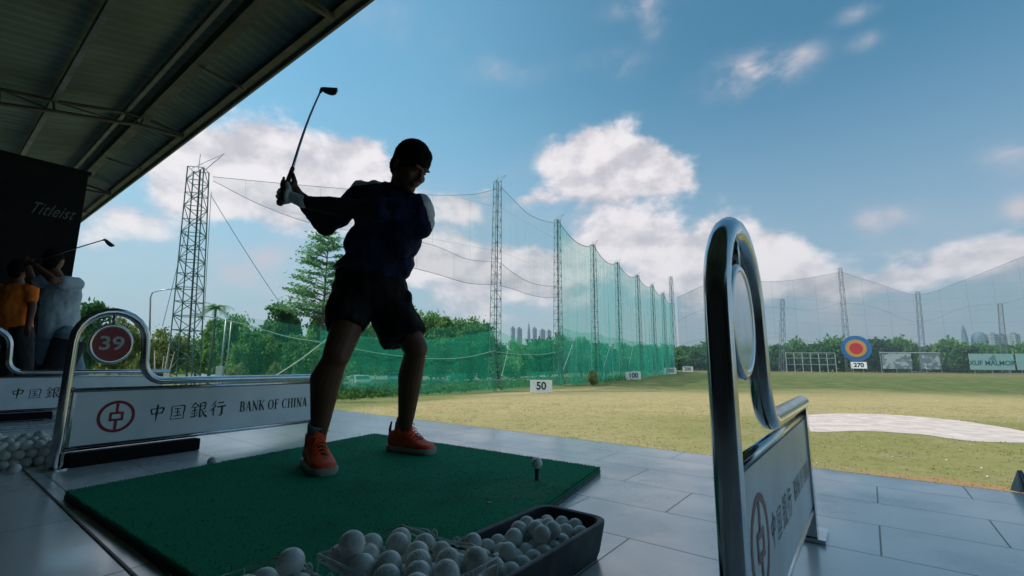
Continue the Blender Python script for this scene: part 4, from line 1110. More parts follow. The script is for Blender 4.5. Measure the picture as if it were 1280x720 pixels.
bystander(Vector((jw['pelvis'].x, jw['pelvis'].y, 0)), jw, 'person in a pale blue shirt swinging a club behind the 39 divider, seen from behind', MT['bluecloth'], MT['jeans'], .5)
c2_ = club(at(33, 331, dW - .12), at(131, 299.5, dW - .75), Vector((.9, 0, -.3)), 'golf club swung by the person in the pale blue shirt')
dO = 5.7
jo = dict(head=at(24, 338, dO), chest=at(20, 375, dO), pelvis=at(18, 410, dO), shR=at(38, 361, dO), shL=at(0, 362, dO), elR=at(40, 385, dO - .05), elL=at(-6, 385, dO), wrR=at(35, 409, dO - .12), wrL=at(-2, 408, dO - .1),
          hipR=at(27, 414, dO), hipL=at(10, 414, dO), kneeR=at(30, 450, dO), kneeL=at(7, 450, dO), ankR=at(31, 489, dO + .05), ankL=at(5, 489, dO + .05))
bystander(Vector((jo['pelvis'].x, jo['pelvis'].y, 0)), jo, 'person in an orange shirt standing at the left border, seen from behind', MT['orangecloth'], MT['darkcloth'], .55)
# dark golf bag standing between them
gb = empty('golf_bag', onz(52, 510, 0)); tag(gb, 'dark golf bag on its stand in front of the pale blue shirt', 'golf bag')
bb = gb.location.copy(); gb.rotation_euler = (0, 0, 0)
mb = MB(); mb.tube([bb + Vector((0, 0, .03)), bb + Vector((.04, .05, .35)), bb + Vector((.09, .10, .72))], [.12, .13, .15], 20); child(mb, 'bag_body', MT['darkcloth'], gb, smooth=True, angle=50)
mb = MB(); mb.tube([bb + Vector((.02, -.12, .15)), bb + Vector((.05, -.09, .45))], [.06, .06], 12); child(mb, 'pocket', MT['blackplastic'], gb, smooth=True)
for s in (-1, 1):
    mb = MB(); mb.tube([bb + Vector((.07, .08, .62)), bb + Vector((.28, .05 + s * .18, .01))], .008, 8); child(mb, 'stand_leg', MT['chrome'], gb)

# ------------------------------------------------------------------ lattice towers and nets
def lattice(base, top_z, w0, w1, panels, label, bar=.06, jib=1.0, m='tower', simple=False, group='lattice towers carrying the nets', lean=Vector((0, 0, 0)), rz=.6):
    root = empty('net_tower', base); tag(root, label, 'lattice tower', group)
    H_ = top_z - base.z; mb = MB()
    def cor(k, u):
        w = (w0 + (w1 - w0) * u) / 2; a = rz + PI / 4 + k * PI / 2
        return Vector((w * 1.414 * math.cos(a), w * 1.414 * math.sin(a), H_ * u)) + lean * u
    for k in range(4): mb.tube([cor(k, 0), cor(k, 1)], bar * .62, 4)
    for i in range(panels + 1):
        u = i / panels
        for k in range(4):
            mb.tube([cor(k, u), cor((k + 1) % 4, u)], bar * .34, 4)
            if i < panels:
                u2 = (i + 1) / panels
                a, b = (k, (k + 1) % 4) if (i + k) % 2 == 0 else ((k + 1) % 4, k)
                mb.tube([cor(a, u), cor(b, u2)], bar * .34, 4)
    fr_ = mb.build('lattice_frame', MT[m], root)
    if not simple:
        mb = MB(); mb.tube([Vector((.12 * w0, 0, .2)), Vector((.12 * w1, 0, H_)) + lean], bar * .75, 5); mb.build('cable_duct', MT['towerdark'], root)
    if jib:
        mb = MB(); tp = Vector((0, 0, H_)) + lean; tip = tp + Vector((1.25, .3, 1.2)) * jib
        mb.tube([tp + Vector((w1 / 2, 0, 0)), tip], bar * .4, 5); mb.tube([tp + Vector((-w1 / 2, 0, .1)), tip], bar * .3, 5); mb.tube([tp, tp + Vector((0, 0, 1.0 * jib))], bar * .25, 5); mb.build('jib', MT['mast'], root)
    return root

T = []
# first, nearer tower
t0b = at(228, 500, 33); t0b.z = GZ; t0t = at(249, 212, 33)
lattice(t0b, t0t.z, 1.55, 1.05, 17, 'green lattice net tower standing closest, left of the golfer', .085, 1.25, lean=Vector((t0t.x - t0b.x - .05, 0, 0)), rz=.25)
tops_px = [(623, 227), (697.5, 275), (742, 306), (772, 328), (797, 344), (815.5, 356), (829, 366)]
ord_ = ['first tall lattice net tower to the right of the golfer', 'second tower of the row right of the golfer, where the turquoise netting starts', 'third tower of the row right of the golfer', 'fourth tower of the row right of the golfer',
        'fifth tower of the row right of the golfer', 'sixth tower of the row, small in the distance', 'seventh tower of the row, just before its far corner']
TB = []; TT = []
for i, (tx_, ty_) in enumerate(tops_px):
    dp = 49 + 13.4 * i * 1.02
    tp = at(tx_, ty_, dp); b_ = Vector((tp.x - .1, tp.y, GZ)); TB.append(b_); TT.append(tp)
    lattice(b_, tp.z, .95, .62, 26 if i < 3 else 18, ord_[i] , .055 + .004 * i, .75 if i < 3 else .6)
cb = at(844, 465, 152); cb.z = GZ; ct = at(843, 346, 152)
lattice(cb, ct.z, 1.2, .8, 16, 'tall dark mast at the far corner of the net row', .12, 0, 'mast', True)
TB.append(cb); TT.append(ct)

def net_surf(name, m, P00, P10, P01, P11, sag_top, sag_bot, parent, nx=36, ny=18, bulge=.25, seed=0, drape=0.0):
    """sheet between two posts: bottom P00-P10, top P01-P11, with sagging edges and folds"""
    P00, P10, P01, P11 = map(Vector, (P00, P10, P01, P11)); mb = MB(); uvs = []
    dirv_ = (P10 - P00); ln = dirv_.length; nrm = Vector((-dirv_.y, dirv_.x, 0)).normalized()
    for j in range(ny + 1):
        v = j / ny
        for i in range(nx + 1):
            u = i / nx; sg = 4 * u * (1 - u)
            b = P00.lerp(P10, u) - Vector((0, 0, sag_bot * sg)); tpt = P01.lerp(P11, u) - Vector((0, 0, sag_top * sg))
            p = b.lerp(tpt, v)
            fold = mnoise.noise(Vector((u * ln * .45 + seed * 7, v * 1.2, seed))) * bulge * (1 - v * .5) + mnoise.noise(Vector((u * ln * 1.3, v * 2 + 5, seed))) * bulge * .35 * (1 - v * .6)
            p += nrm * (fold + drape * (1 - v) ** 2)
            if j == 0 and abs(p.z - GZ) < 1.0: p.z = GZ + .02
            mb.v.append(tuple(p)); uvs.append((u * ln + seed * 13, p.z))
    for j in range(ny):
        for i in range(nx):
            mb.f.append((j * (nx + 1) + i, j * (nx + 1) + i + 1, (j + 1) * (nx + 1) + i + 1, (j + 1) * (nx + 1) + i)); mb.mi.append(0)
    o = mb.build(name, m, None, smooth=True); uvl = o.data.uv_layers.new(name='UVMap')
    for lp in o.data.loops: uvl.data[lp.index].uv = uvs[lp.vertex_index]
    if parent: o.parent = parent; o.matrix_parent_inverse = Matrix.Translation(-parent.location)
    return o
def cable(pts, r, name, m, parent):
    mb = MB(); mb.tube(pts, r, 5); o = mb.build(name, m, None)
    if parent: o.parent = parent; o.matrix_parent_inverse = Matrix.Translation(-parent.location)
    return o
def sagline(a, b, s, n=20): return [a.lerp(b, i / n) - Vector((0, 0, s * 4 * (i / n) * (1 - i / n))) for i in range(n + 1)]

G = 'barrier nets hung between the towers'
# bay 0: from the near tower to the first tall one
n0 = empty('barrier_net', Vector((t0b.x, t0b.y, GZ))); tag(n0, 'high net strip between the nearest tower and the first tall tower, behind the golfer', 'net', G)
a_t = at(266, 220, 33); b_t = TT[0]
a_l = at(268, 233, 33); b_l = at(622, 326, 49)
def curve_net(name, m, top, low, parent, seed):
    n = 40; mb = MB(); uvs = []
    for j in range(9):
        v = j / 8
        for i in range(n + 1):
            p = low[i].lerp(top[i], v); mb.v.append(tuple(p)); uvs.append((i * .8 + seed * 11, p.z))
    for j in range(8):
        for i in range(n): mb.f.append((j * (n + 1) + i, j * (n + 1) + i + 1, (j + 1) * (n + 1) + i + 1, (j + 1) * (n + 1) + i)); mb.mi.append(0)
    o = mb.build(name, m, None, smooth=True); uvl = o.data.uv_layers.new(name='UVMap')
    for lp in o.data.loops: uvl.data[lp.index].uv = uvs[lp.vertex_index]
    o.parent = parent; o.matrix_parent_inverse = Matrix.Translation(-parent.location); return o
def poly_px(pxs, d0, d1, n=40):
    """smooth curve through photo points, depth running from d0 to d1"""
    xs = [p[0] for p in pxs]; x0, x1 = xs[0], xs[-1]; out = []
    for i in range(n + 1):
        x = x0 + (x1 - x0) * i / n
        k = max(j for j in range(len(xs) - 1) if xs[j] <= x + 1e-6) if x < x1 else len(xs) - 2
        p0 = pxs[max(k - 1, 0)]; p1 = pxs[k]; p2 = pxs[k + 1]; p3 = pxs[min(k + 2, len(xs) - 1)]
        u = (x - p1[0]) / (p2[0] - p1[0]); m1 = (p2[1] - p0[1]) / (p2[0] - p0[0]) * (p2[0] - p1[0]); m2 = (p3[1] - p1[1]) / (p3[0] - p1[0]) * (p2[0] - p1[0])
        y = (2 * u ** 3 - 3 * u ** 2 + 1) * p1[1] + (u ** 3 - 2 * u ** 2 + u) * m1 + (-2 * u ** 3 + 3 * u ** 2) * p2[1] + (u ** 3 - u ** 2) * m2
        f = i / n
        dep = 1 / ((1 - f) / d0 + f / d1); out.append(at(x, y, dep))
    return out
top0 = poly_px([(266, 221), (350, 229), (430, 236), (520, 243), (590, 243), (622, 236)], 33, 49)
mid0 = poly_px([(266, 226), (330, 258), (400, 282), (470, 292), (540, 306), (585, 324), (622, 327)], 33, 49)
low0 = poly_px([(266, 232), (330, 290), (400, 315), (470, 325), (540, 341), (585, 354), (622, 356)], 33, 49)
curve_net('upper_net', MT['net_upper'], top0, mid0, n0, 1)
cable(top0, .02, 'top_cable', MT['cable'], n0); cable(mid0, .02, 'net_edge', MT['cable'], n0)
midb = [p for p in mid0[22:]]; lowb = [p for p in low0[22:]]
def strip(name, m, top, low, parent, seed):
    n = len(top) - 1; mb = MB(); uvs = []
    for j in range(5):
        for i in range(n + 1):
            p = low[i].lerp(top[i], j / 4); mb.v.append(tuple(p)); uvs.append((i * .8 + seed * 11, p.z))
    for j in range(4):
        for i in range(n): mb.f.append((j * (n + 1) + i, j * (n + 1) + i + 1, (j + 1) * (n + 1) + i + 1, (j + 1) * (n + 1) + i)); mb.mi.append(0)
    o = mb.build(name, m, None, smooth=True); uvl = o.data.uv_layers.new(name='UVMap')
    for lp in o.data.loops: uvl.data[lp.index].uv = uvs[lp.vertex_index]
    o.parent = parent; o.matrix_parent_inverse = Matrix.Translation(-parent.location); return o
strip('band_net', MT['net_band'], midb, lowb, n0, 2); cable(lowb, .025, 'net_edge', MT['cable'], n0)
# green skirt of bay 0
sk0a = Vector((t0b.x + 1.2, t0b.y + .3, GZ)); sk0b = TB[0]
hA = at(262, 388, 33).z; hB = at(622, 412, 49).z
net_surf('skirt_net', MT['net_clear'], sk0a, sk0b, Vector((sk0a.x, sk0a.y, hA)), Vector((sk0b.x, sk0b.y, hB + 1)), 1.2, 0, n0, 60, 14, .5, 3)
mid_ = sk0a.lerp(sk0b, .30)
net_surf('skirt_net', MT['net_skirt'], mid_, sk0b, Vector((mid_.x, mid_.y, at(430, 415, 41).z)), Vector((sk0b.x, sk0b.y, hB)), .9, 0, n0, 50, 14, .5, 4, drape=-.6)
# bay 1
def bay_net(i, a, b, at_, bt_, label):
    r_ = empty('barrier_net', a); tag(r_, label, 'net', G); return r_
n1_ = bay_net(1, TB[0], TB[1], TT[0], TT[1], 'thin net with a double grey band between the first and second tall towers')
top1 = poly_px([(625, 232), (640, 248), (660, 267), (680, 276), (697, 279)], 49, 62.7)
mid1 = poly_px([(625, 328), (640, 340), (660, 352), (680, 357), (697, 358)], 49, 62.7)
low1 = poly_px([(625, 357), (640, 361), (660, 368), (680, 372), (697, 372)], 49, 62.7)
curve_net('upper_net', MT['net_upper'], top1, mid1, n1_, 5); strip('band_net', MT['net_band'], mid1, low1, n1_, 6)
for c in (top1, mid1, low1): cable(c, .025, 'net_edge', MT['cable'], n1_)
net_surf('skirt_net', MT['net_skirt'], TB[0], TB[1], Vector((TB[0].x, TB[0].y, hB)), Vector((TB[1].x, TB[1].y, at(697, 420, 62.7).z)), .8, 0, n1_, 40, 12, .5, 7, drape=-1.0)
# following bays: full height turquoise netting with a heavier skirt
labs = ['turquoise netting between the second and third tall towers', 'turquoise netting between the third and fourth tall towers', 'turquoise netting between the fourth and fifth towers', 'turquoise netting between the fifth and sixth towers',
        'turquoise netting between the sixth and seventh towers', 'turquoise netting between the seventh tower and the far corner mast']
for i in range(1, 7):
    a, b, ta, tb = TB[i], TB[i + 1], TT[i].copy(), TT[i + 1].copy()
    if i == 6: tb = Vector((b.x, b.y, TT[6].z))
    r_ = bay_net(i + 1, a, b, ta, tb, labs[i - 1])
    net_surf('main_net', MT['net_main'], Vector((a.x, a.y, a.z)), b, ta, tb, 1.5, 0, r_, 40, 24, .8, 20 + i)
    cable(sagline(ta, tb, 1.5), .05, 'top_cable', MT['cable'], r_)
    ofs = Vector((.6, -.3, 0)) * (1 if i < 4 else -1); net_surf('skirt_net', MT['net_skirt'], a + ofs, b + ofs, Vector((a.x + .1, a.y - .1, 5.6)), Vector((b.x + .1, b.y - .1, 5.6)), .5, 0, r_, 40, 10, .9 if i < 4 else .3, 40 + i, drape=-1.2 if i < 4 else 0)

# guy ropes and pale support rope
gr_ = empty('support_rope', at(240, 393, 33)); tag(gr_, 'pale sagging rope strung low across the netting behind the golfer', 'rope')
rp = poly_px([(240, 392), (300, 404), (360, 421), (408, 429), (470, 441), (530, 448), (580, 447), (620, 438)], 33, 49)
cable(rp, .04, 'rope_span', MT['rope'], gr_); cable(poly_px([(620, 440), (650, 443), (675, 443), (696, 440)], 49, 62.7), .05, 'rope_span', MT['rope'], gr_)
def guy(a, b, r, label, m='rope'):
    mb = MB(); mb.tube(sagline(a - a, b - a, .15), r, 5); o = mb.build('guy_rope', MT[m]); o.location = a; tag(o, label, 'rope', 'guy ropes of the towers'); return o
q = at(344, 470, 36); guy(at(412, 421, 40), Vector((q.x, q.y, q.z)), .045, 'pale guy rope slanting down just left of the golfer\'s leg')
guy(at(263, 243, 33), at(352, 382, 37), .022, 'thin dark guy line from the nearest tower to the trees', 'cable')
guy(at(232, 290, 33), at(203, 408, 30), .02, 'thin guy line left of the nearest tower', 'cable')
guy(at(264, 240, 33), at(255, 400, 33.5), .02, 'thin vertical line on the right of the nearest tower', 'cable')
guy(at(640, 415, 50), at(627, 470, 47), .022, 'pale rope down the first tall tower\'s netting')
guy(at(717, 425, 63), at(704, 462, 58), .022, 'pale rope beside the second tall tower\'s netting')
guy(at(764, 425, 76), at(755, 458, 72), .022, 'pale rope beside the third tall tower\'s netting')
guy(at(792, 430, 90), at(786, 455, 86), .022, 'pale rope beside the fourth tower\'s netting')

# far masts and far grey net across the end of the range
far = [(978, 374, 978, 438, 200), (1050, 335, 1062, 440, 205), (1147, 365, 1155, 440, 195), (1250, 380, 1257, 440, 185)]
fl_ = ['thin far mast above the cage of posts', 'tallest far mast, behind the round target', 'far mast above the patched hoarding', 'far mast above the pale teal banner']
for (x1, y1, x0, y0, dd), lb in zip(far, fl_):
    tp = at(x1, y1, dd); bs = at(x0, y0 + 25, dd); bs.z = GZ
    lattice(bs, tp.z, 2.0, 1.2, 14, lb, .15, 0, 'mast', True, 'masts at the far end of the range', Vector((tp.x - bs.x, 0, 0)))
fn_ = empty('barrier_net', at(1060, 465, 205)); fn_.location.z = GZ; tag(fn_, 'faint grey net spanning the far masts across the end of the range', 'net', G)
tA = poly_px([(846, 372), (900, 350), (960, 352), (1000, 349), (1052, 340)], 152, 203); tB = poly_px([(1052, 340), (1090, 352), (1147, 368), (1200, 352), (1300, 312)], 203, 170)
def drop(c, h): return [Vector((p.x, p.y, GZ + h)) for p in c]
for k, c in enumerate((tA, tB)):
    strip('far_net', MT['net_far'], c, drop(c, .1), fn_, 60 + k); cable(c, .05, 'top_cable', MT['cable'], fn_)
    for f_ in (.35, .68): cable([Vector((p.x, p.y, GZ + (p.z - GZ) * f_ + 1.2 * math.sin(i_ * .33))) for i_, p in enumerate(c)], .035, 'net_cord', MT['cable'], fn_)

# ------------------------------------------------------------------ vegetation
def leaf_mesh(name, pts, size, mats, wood=None, jitter=.5, tri=False, aspect=1.6, flat=0.0):
    n = len(pts); g = rng
    a = g.normal(size=(n, 3)); 
    if flat > 0: a[:, 2] *= (1 - flat)
    a /= np.linalg.norm(a, axis=1)[:, None]
    b = g.normal(size=(n, 3)); b -= a * (a * b).sum(1)[:, None]; b /= np.linalg.norm(b, axis=1)[:, None]
    s = size * g.uniform(1 - jitter, 1 + jitter, n)[:, None]
    a = a * s * aspect / 2; b = b * s / 2
    V = np.concatenate([pts - a, pts + b * .9, pts + a, pts - b * .9], axis=1).reshape(-1, 3)
    Fc = np.arange(4 * n).reshape(-1, 4)
    me = bpy.data.meshes.new(name)
    me.vertices.add(4 * n); me.vertices.foreach_set('co', V.ravel()); me.loops.add(4 * n); me.loops.foreach_set('vertex_index', Fc.ravel())
    me.polygons.add(n); me.polygons.foreach_set('loop_start', np.arange(0, 4 * n, 4)); me.materials.append(mats); me.update(); me.validate()
    return me
def crown_pts(n, clumps, rad, spread, seed, shape=(1, 1, 1), shell=.55, lo=-1.0):
    g = np.random.default_rng(seed)
    C_ = g.normal(size=(clumps, 3)); C_ /= np.linalg.norm(C_, axis=1)[:, None]
    C_ *= (shell + (1 - shell) * g.uniform(size=(clumps, 1))) * g.uniform(.75, 1.12, (clumps, 1))
    C_ = C_[C_[:, 2] > lo]; C_ *= np.array(rad)
    k = g.integers(0, len(C_), n); w = g.uniform(.5, 1.3, len(C_))
    p = C_[k] + g.normal(size=(n, 3)) * (spread * w[k])[:, None] * np.array([1, 1, .75])
    return p, C_
def tree_proto(name, seed, H_, cr, crz, leafm, n, clumps, leaf, spread=.12, trunk=.12, cz=None, lo=-.75, barkm='bark', droop=0.0):
    root = empty(name)
    cz = cz if cz is not None else H_ - crz
    p, C_ = crown_pts(n, clumps, (cr, cr, crz), cr * spread, seed, lo=lo)
    if droop:
        g = np.random.default_rng(seed + 5); p[:, 2] -= (g.uniform(size=len(p)) ** 1.3) * droop
    p[:, 2] += cz; p[:, 2] = np.maximum(p[:, 2], .25)
    me = leaf_mesh('crown', p, leaf, MT[leafm]); o = bpy.data.objects.new('crown', me); COL.objects.link(o); o.parent = root
    mb = MB(); g = random.Random(seed); tp = Vector((g.uniform(-.2, .2), g.uniform(-.2, .2), cz + crz * .3))
    mb.tube([(0, 0, 0), Vector((0, 0, 0)).lerp(tp, .5) + Vector((g.uniform(-.15, .15), g.uniform(-.15, .15), 0)), tp], [trunk * 1.3, trunk, trunk * .4], 9)
    for c in C_[:16]:
        c = Vector(c) + Vector((0, 0, cz)); s = tp * g.uniform(.45, .85)
        mb.tube([s, s.lerp(c, .5) + Vector((0, 0, .1 * cr)), c], [trunk * .45, trunk * .25, trunk * .08], 6)
    mb.build('trunk', MT[barkm], root, smooth=True)
    return root
protos = {
 'a': tree_proto('leafy_tree', 11, 7.5, 3.1, 3.0, 'leaf_mid', 9000, 46, .26, .15),
 'b': tree_proto('leafy_tree', 12, 7.0, 2.7, 2.8, 'leaf_dark', 9000, 40, .26, .15),
 'c': tree_proto('leafy_tree', 13, 6.0, 3.0, 2.3, 'leaf_olive', 7500, 38, .24, .16),
 'w': tree_proto('willow_tree', 14, 7.0, 2.7, 2.3, 'leaf_mid', 11000, 60, .20, .07, droop=3.4),
 'f': tree_proto('field_edge_tree', 15, 10, 6.2, 4.6, 'leaf_dark', 4200, 34, .75, .16, trunk=.25),
 'g': tree_proto('field_edge_tree', 16, 9, 6.5, 4.2, 'leaf_mid', 4200, 30, .75, .17, trunk=.25),
 's': tree_proto('shrub', 17, 2.2, 1.5, 1.1, 'leaf_olive', 3500, 24, .13, .17, trunk=.05),
 'm': tree_proto('field_edge_tree', 18, 9, 4.4, 4.3, 'leaf_mid', 6000, 40, .42, .15, trunk=.18)}
PH = dict(a=7.5, b=7.0, c=6.0, w=7.0, f=10, g=9, s=2.2, m=9)
PW = dict(a=3.1, b=2.7, c=3.0, w=2.7, f=6.2, g=6.5, s=1.5, m=4.4)
used = set()
def plant(k, x, ytop, w, depth, label, group=None, cat='tree', rot=None):
    """tree whose crown top is seen at (x, ytop) with half width w px at this depth"""
    tp = at(x, ytop, depth); h = tp.z - GZ; o = protos[k]
    if k in used: o = copy_tree(o)
    used.add(k)
    o.location = (tp.x, tp.y, GZ); sw = (w * depth / F) / PW[k] * .88; sh_ = h / (PH[k] * 1.03)
    o.scale = (sw, sw, sh_); o.rotation_euler = (0, 0, rot if rot is not None else random.uniform(0, 6.28))
    tag(o, label, cat, group); return o
G1 = 'trees behind the left netting'
plant('b', 122, 374, 32, 34, 'dark bushy tree seen through the chrome loop of the 39 divider', G1)
plant('c', 160, 402, 34, 38, 'low olive tree just right of the red 39 plate', G1)
plant('c', 205, 414, 30, 42, 'olive tree beside the base of the nearest tower', G1)
plant('a', 288, 388, 30, 52, 'green tree just right of the nearest tower', G1)
plant('w', 318, 404, 34, 50, 'drooping willow in the middle of the left tree group', G1)
plant('b', 352, 376, 34, 58, 'dense dark tree rising behind the willows', G1)
plant('w', 385, 408, 30, 50, 'drooping willow just left of the golfer\'s shorts', G1)
plant('a', 250, 420, 28, 56, 'round tree low behind the nearest tower', G1)
plant('b', 408, 385, 28, 60, 'dark tree behind the golfer\'s left outline', G1)
plant('a', 455, 398, 34, 62, 'green tree seen between the golfer\'s legs, left one', G1)
plant('b', 492, 402, 30, 66, 'green tree seen between the golfer\'s legs, right one', G1)
plant('a', 542, 384, 32, 66, 'tall leafy tree directly right of the golfer\'s shorts', G1)
plant('a', 580, 394, 32, 70, 'leafy tree second to the right of the golfer', G1)
plant('b', 606, 402, 26, 74, 'dark leafy tree just left of the first tall tower', G1)
G2 = 'trees behind the turquoise netting'
for x, y, w, dp, k, lb in ((645, 424, 24, 90, 'm', 'tree just right of the first tall tower'), (672, 420, 24, 95, 'f', 'dark tree halfway between the first two tall towers'), (702, 414, 20, 98, 'm', 'tree standing behind the second tall tower'), (726, 420, 22, 105, 'm', 'tree halfway between the second and third tall towers'),
                       (752, 426, 24, 112, 'f', 'tree just right of the third tall tower'), (782, 427, 24, 125, 'm', 'tree just right of the fourth tower'), (812, 428, 26, 145, 'f', 'tree behind the sixth tower'), (836, 428, 22, 165, 'm', 'tree behind the far corner mast')):
    plant(k, x, y, w, dp, lb, G2)
G3 = 'trees along the far end of the range'
fx = [(862, 430, 'f', 'far tree first right of the corner mast'), (888, 428, 'g', 'far tree hidden mostly by the near chrome tube'), (915, 430, 'f', 'far tree seen inside the near chrome loop'), (945, 431, 'g', 'far tree just right of the near chrome loop'),
      (966, 429, 'f', 'far tree at the left end of the cage'), (992, 426, 'g', 'far tree above the left half of the cage'), (1018, 427, 'f', 'far tree above the right half of the cage'), (1040, 424, 'g', 'far tree left of the round target'),
      (1066, 430, 'f', 'far tree directly behind the round target'), (1090, 428, 'g', 'far tree right of the round target'), (1102, 421, 'f', 'tallest far tree, above the left end of the patched hoarding'), (1128, 424, 'g', 'far tree above the middle of the patched hoarding'),
      (1154, 430, 'f', 'far tree above the right end of the patched hoarding'), (1180, 426, 'g', 'far tree right of the patched hoarding'), (1204, 430, 'f', 'far tree left of the teal banner'), (1232, 431, 'g', 'far tree above the teal banner'),
      (1262, 428, 'f', 'far tree above the right end of the teal banner'), (1292, 429, 'g', 'far tree at the right border')]
for i, (x, y, k, lb) in enumerate(fx): plant(k, x, y, 21 + 3 * math.sin(i * 2.1), 222 + 12 * math.sin(i * 1.7), lb, G3)
# lower hedge mass closing the gaps of the far belt
hp2, _ = crown_pts(14000, 260, (1, 1, 1), .03, 77)
g_ = np.random.default_rng(5); xs_ = g_.uniform(640, 1310, 16000); pts = []
for x in xs_:
    dd = (105 + (x - 640) * .62 if x < 850 else 236) + g_.uniform(-4, 4); b_ = at(x, 455, dd); hh = (5.5 + 2.2 * mnoise.noise(Vector((x * .03, 0, 0)))) * g_.uniform(0, 1) ** .8
    pts.append((b_.x, b_.y, GZ + hh))
o = bpy.data.objects.new('far_hedge', leaf_mesh('far_hedge', np.array(pts), 1.0, MT['leaf_dark'])); COL.objects.link(o); kind(o, 'stuff')
pts = []
for i in range(16000):
    x = g_.uniform(225, 650); dd = 70 + g_.uniform(-3, 8); b_ = at(x, 455, dd); hh = (3.0 + 2.2 * mnoise.noise(Vector((x * .04, 3, 0)))) * g_.uniform(0, 1)
    pts.append((b_.x, b_.y, GZ + .9 + hh))
o = bpy.data.objects.new('hedge', leaf_mesh('hedge', np.array(pts), .38, MT['leaf_mid'])); COL.objects.link(o); kind(o, 'stuff')

# tall tiered tree
def tiered(base, top_z, wid, label):
    root = empty('tiered_tree', base); tag(root, label, 'tree'); H_ = top_z - base.z
    mb = MB(); mb.tube([(0, 0, 0), (.1, 0, H_ * .5), (0, .1, H_ * .97)], [.24, .15, .03], 9); L = []; g = np.random.default_rng(9)
    for i in range(15):
        u = i / 14; z = H_ * (.40 + .57 * u); reach = wid * (1 - u) ** .55 * (.75 + .35 * g.uniform()) + .35
        for k in range(6 if i < 13 else 4):
            a = g.uniform(0, 2 * PI); e_ = Vector((math.cos(a) * reach, math.sin(a) * reach, z + reach * g.uniform(.18, .42))); s = Vector((.05, 0, z))
            mb.tube([s, s.lerp(e_, .5) + Vector((0, 0, .12)), e_], [.055, .035, .012], 5)
            m_ = int(120 * reach / wid) + 25
            for j in range(m_):
                f = g.uniform(.35, 1.05); p = s.lerp(e_, f); sp = .22 + .42 * f
                L.append((p.x + g.normal() * sp * .8, p.y + g.normal() * sp * .8, p.z + g.normal() * .07 + .05))
    mb.build('trunk', MT['bark'], root, smooth=True)
    me = leaf_mesh('crown', np.array(L), .19, MT['leaf_tall'], flat=.7); o = bpy.data.objects.new('crown', me); COL.objects.link(o); o.parent = root
tb_ = at(398, 460, 55); tb_.z = GZ; tiered(tb_, at(392, 286, 55).z, 4.4, 'tall slender tree with flat layered branches rising left of the golfer')
# palm by the nearest tower
pb = at(262, 455, 46); pb.z = GZ; pr = empty('palm_tree', pb); tag(pr, 'small spiky palm right of the nearest tower', 'tree'); ph = at(268, 385, 46).z - GZ
mb = MB(); mb.tube([(0, 0, 0), (.1, 0, ph * .6), (.0, 0, ph)], [.16, .12, .10], 9); mb.build('trunk', MT['bark'], pr, smooth=True); mb = MB()
for k in range(26):
    a = random.uniform(0, 2 * PI); up = random.uniform(-.2, 1.1); L_ = random.uniform(1.3, 1.9); pts = []
    for j in range(7):
        u = j / 6; pts.append(Vector((math.cos(a) * L_ * u, math.sin(a) * L_ * u, ph + L_ * (up * u - .9 * u * u))))
    for j in range(6):
        d_ = (pts[j + 1] - pts[j]).normalized(); sd = d_.cross(Vector((0, 0, 1))).normalized()
        for q_ in range(4):
            b_ = pts[j].lerp(pts[j + 1], q_ / 4)
            for sg in (-1, 1):
                tipp = b_ + sd * sg * .34 * (1 - .5 * j / 6) + d_ * .15 - Vector((0, 0, .12)); mb.add([b_ - d_ * .03, b_ + d_ * .03, tipp], [(0, 1, 2)])
mb.build('crown', MT['leaf_tall'], pr)
# shrubs and weeds along the foot of the netting
G4 = 'shrubs at the foot of the left trees'
for x, y, w, dp, lb in ((178, 436, 14, 30, 'small shrub seen right under the chrome loop\'s curve'), (300, 452, 14, 44, 'small shrub under the willow'), (345, 452, 13, 46, 'small round shrub left of the slanting guy rope'), (420, 462, 14, 40, 'shrub beside the golfer\'s near leg'),
                        (740, 462, 8, 62, 'dry shrub at the foot of the second tall tower\'s net')):
    plant('s', x, y, w, dp, lb, G4, 'shrub')
pts = []
for i in range(15000):
    u = g_.uniform(0, 1.0) ** .9; a = Vector((t0b.x + 3, t0b.y - 3, 0)).lerp(Vector((TB[3].x, TB[3].y, 0)), u); off = g_.normal() * 1.1 - .4
    hgt = abs(g_.normal()) * .30 * (1.2 + mnoise.noise(Vector((u * 40, 0, 0)))) * (1 - u * .4)
    pts.append((a.x + off * 1.0, a.y - off * .8, GZ + hgt))
o = bpy.data.objects.new('weeds', leaf_mesh('weeds', np.array(pts), .22, MT['weed'])); COL.objects.link(o); kind(o, 'stuff')
# bare pale branches
db = onz(196, 470, GZ); db = at(198, 468, 26); db.z = GZ; dt = empty('dead_shrub', db); tag(dt, 'bare pale branches poking up right of the 39 divider loop', 'shrub'); mb = MB()
for tx2, ty2 in ((193, 438), (212, 429), (205, 445), (186, 448), (218, 440)):
    e_ = at(tx2, ty2, 26) - db; mb.tube([(0, 0, .0), e_ * .6 + Vector((.1, 0, -.2)), e_], [.07, .05, .015], 6)
mb.build('branches', MT['palebark'], dt, smooth=True)

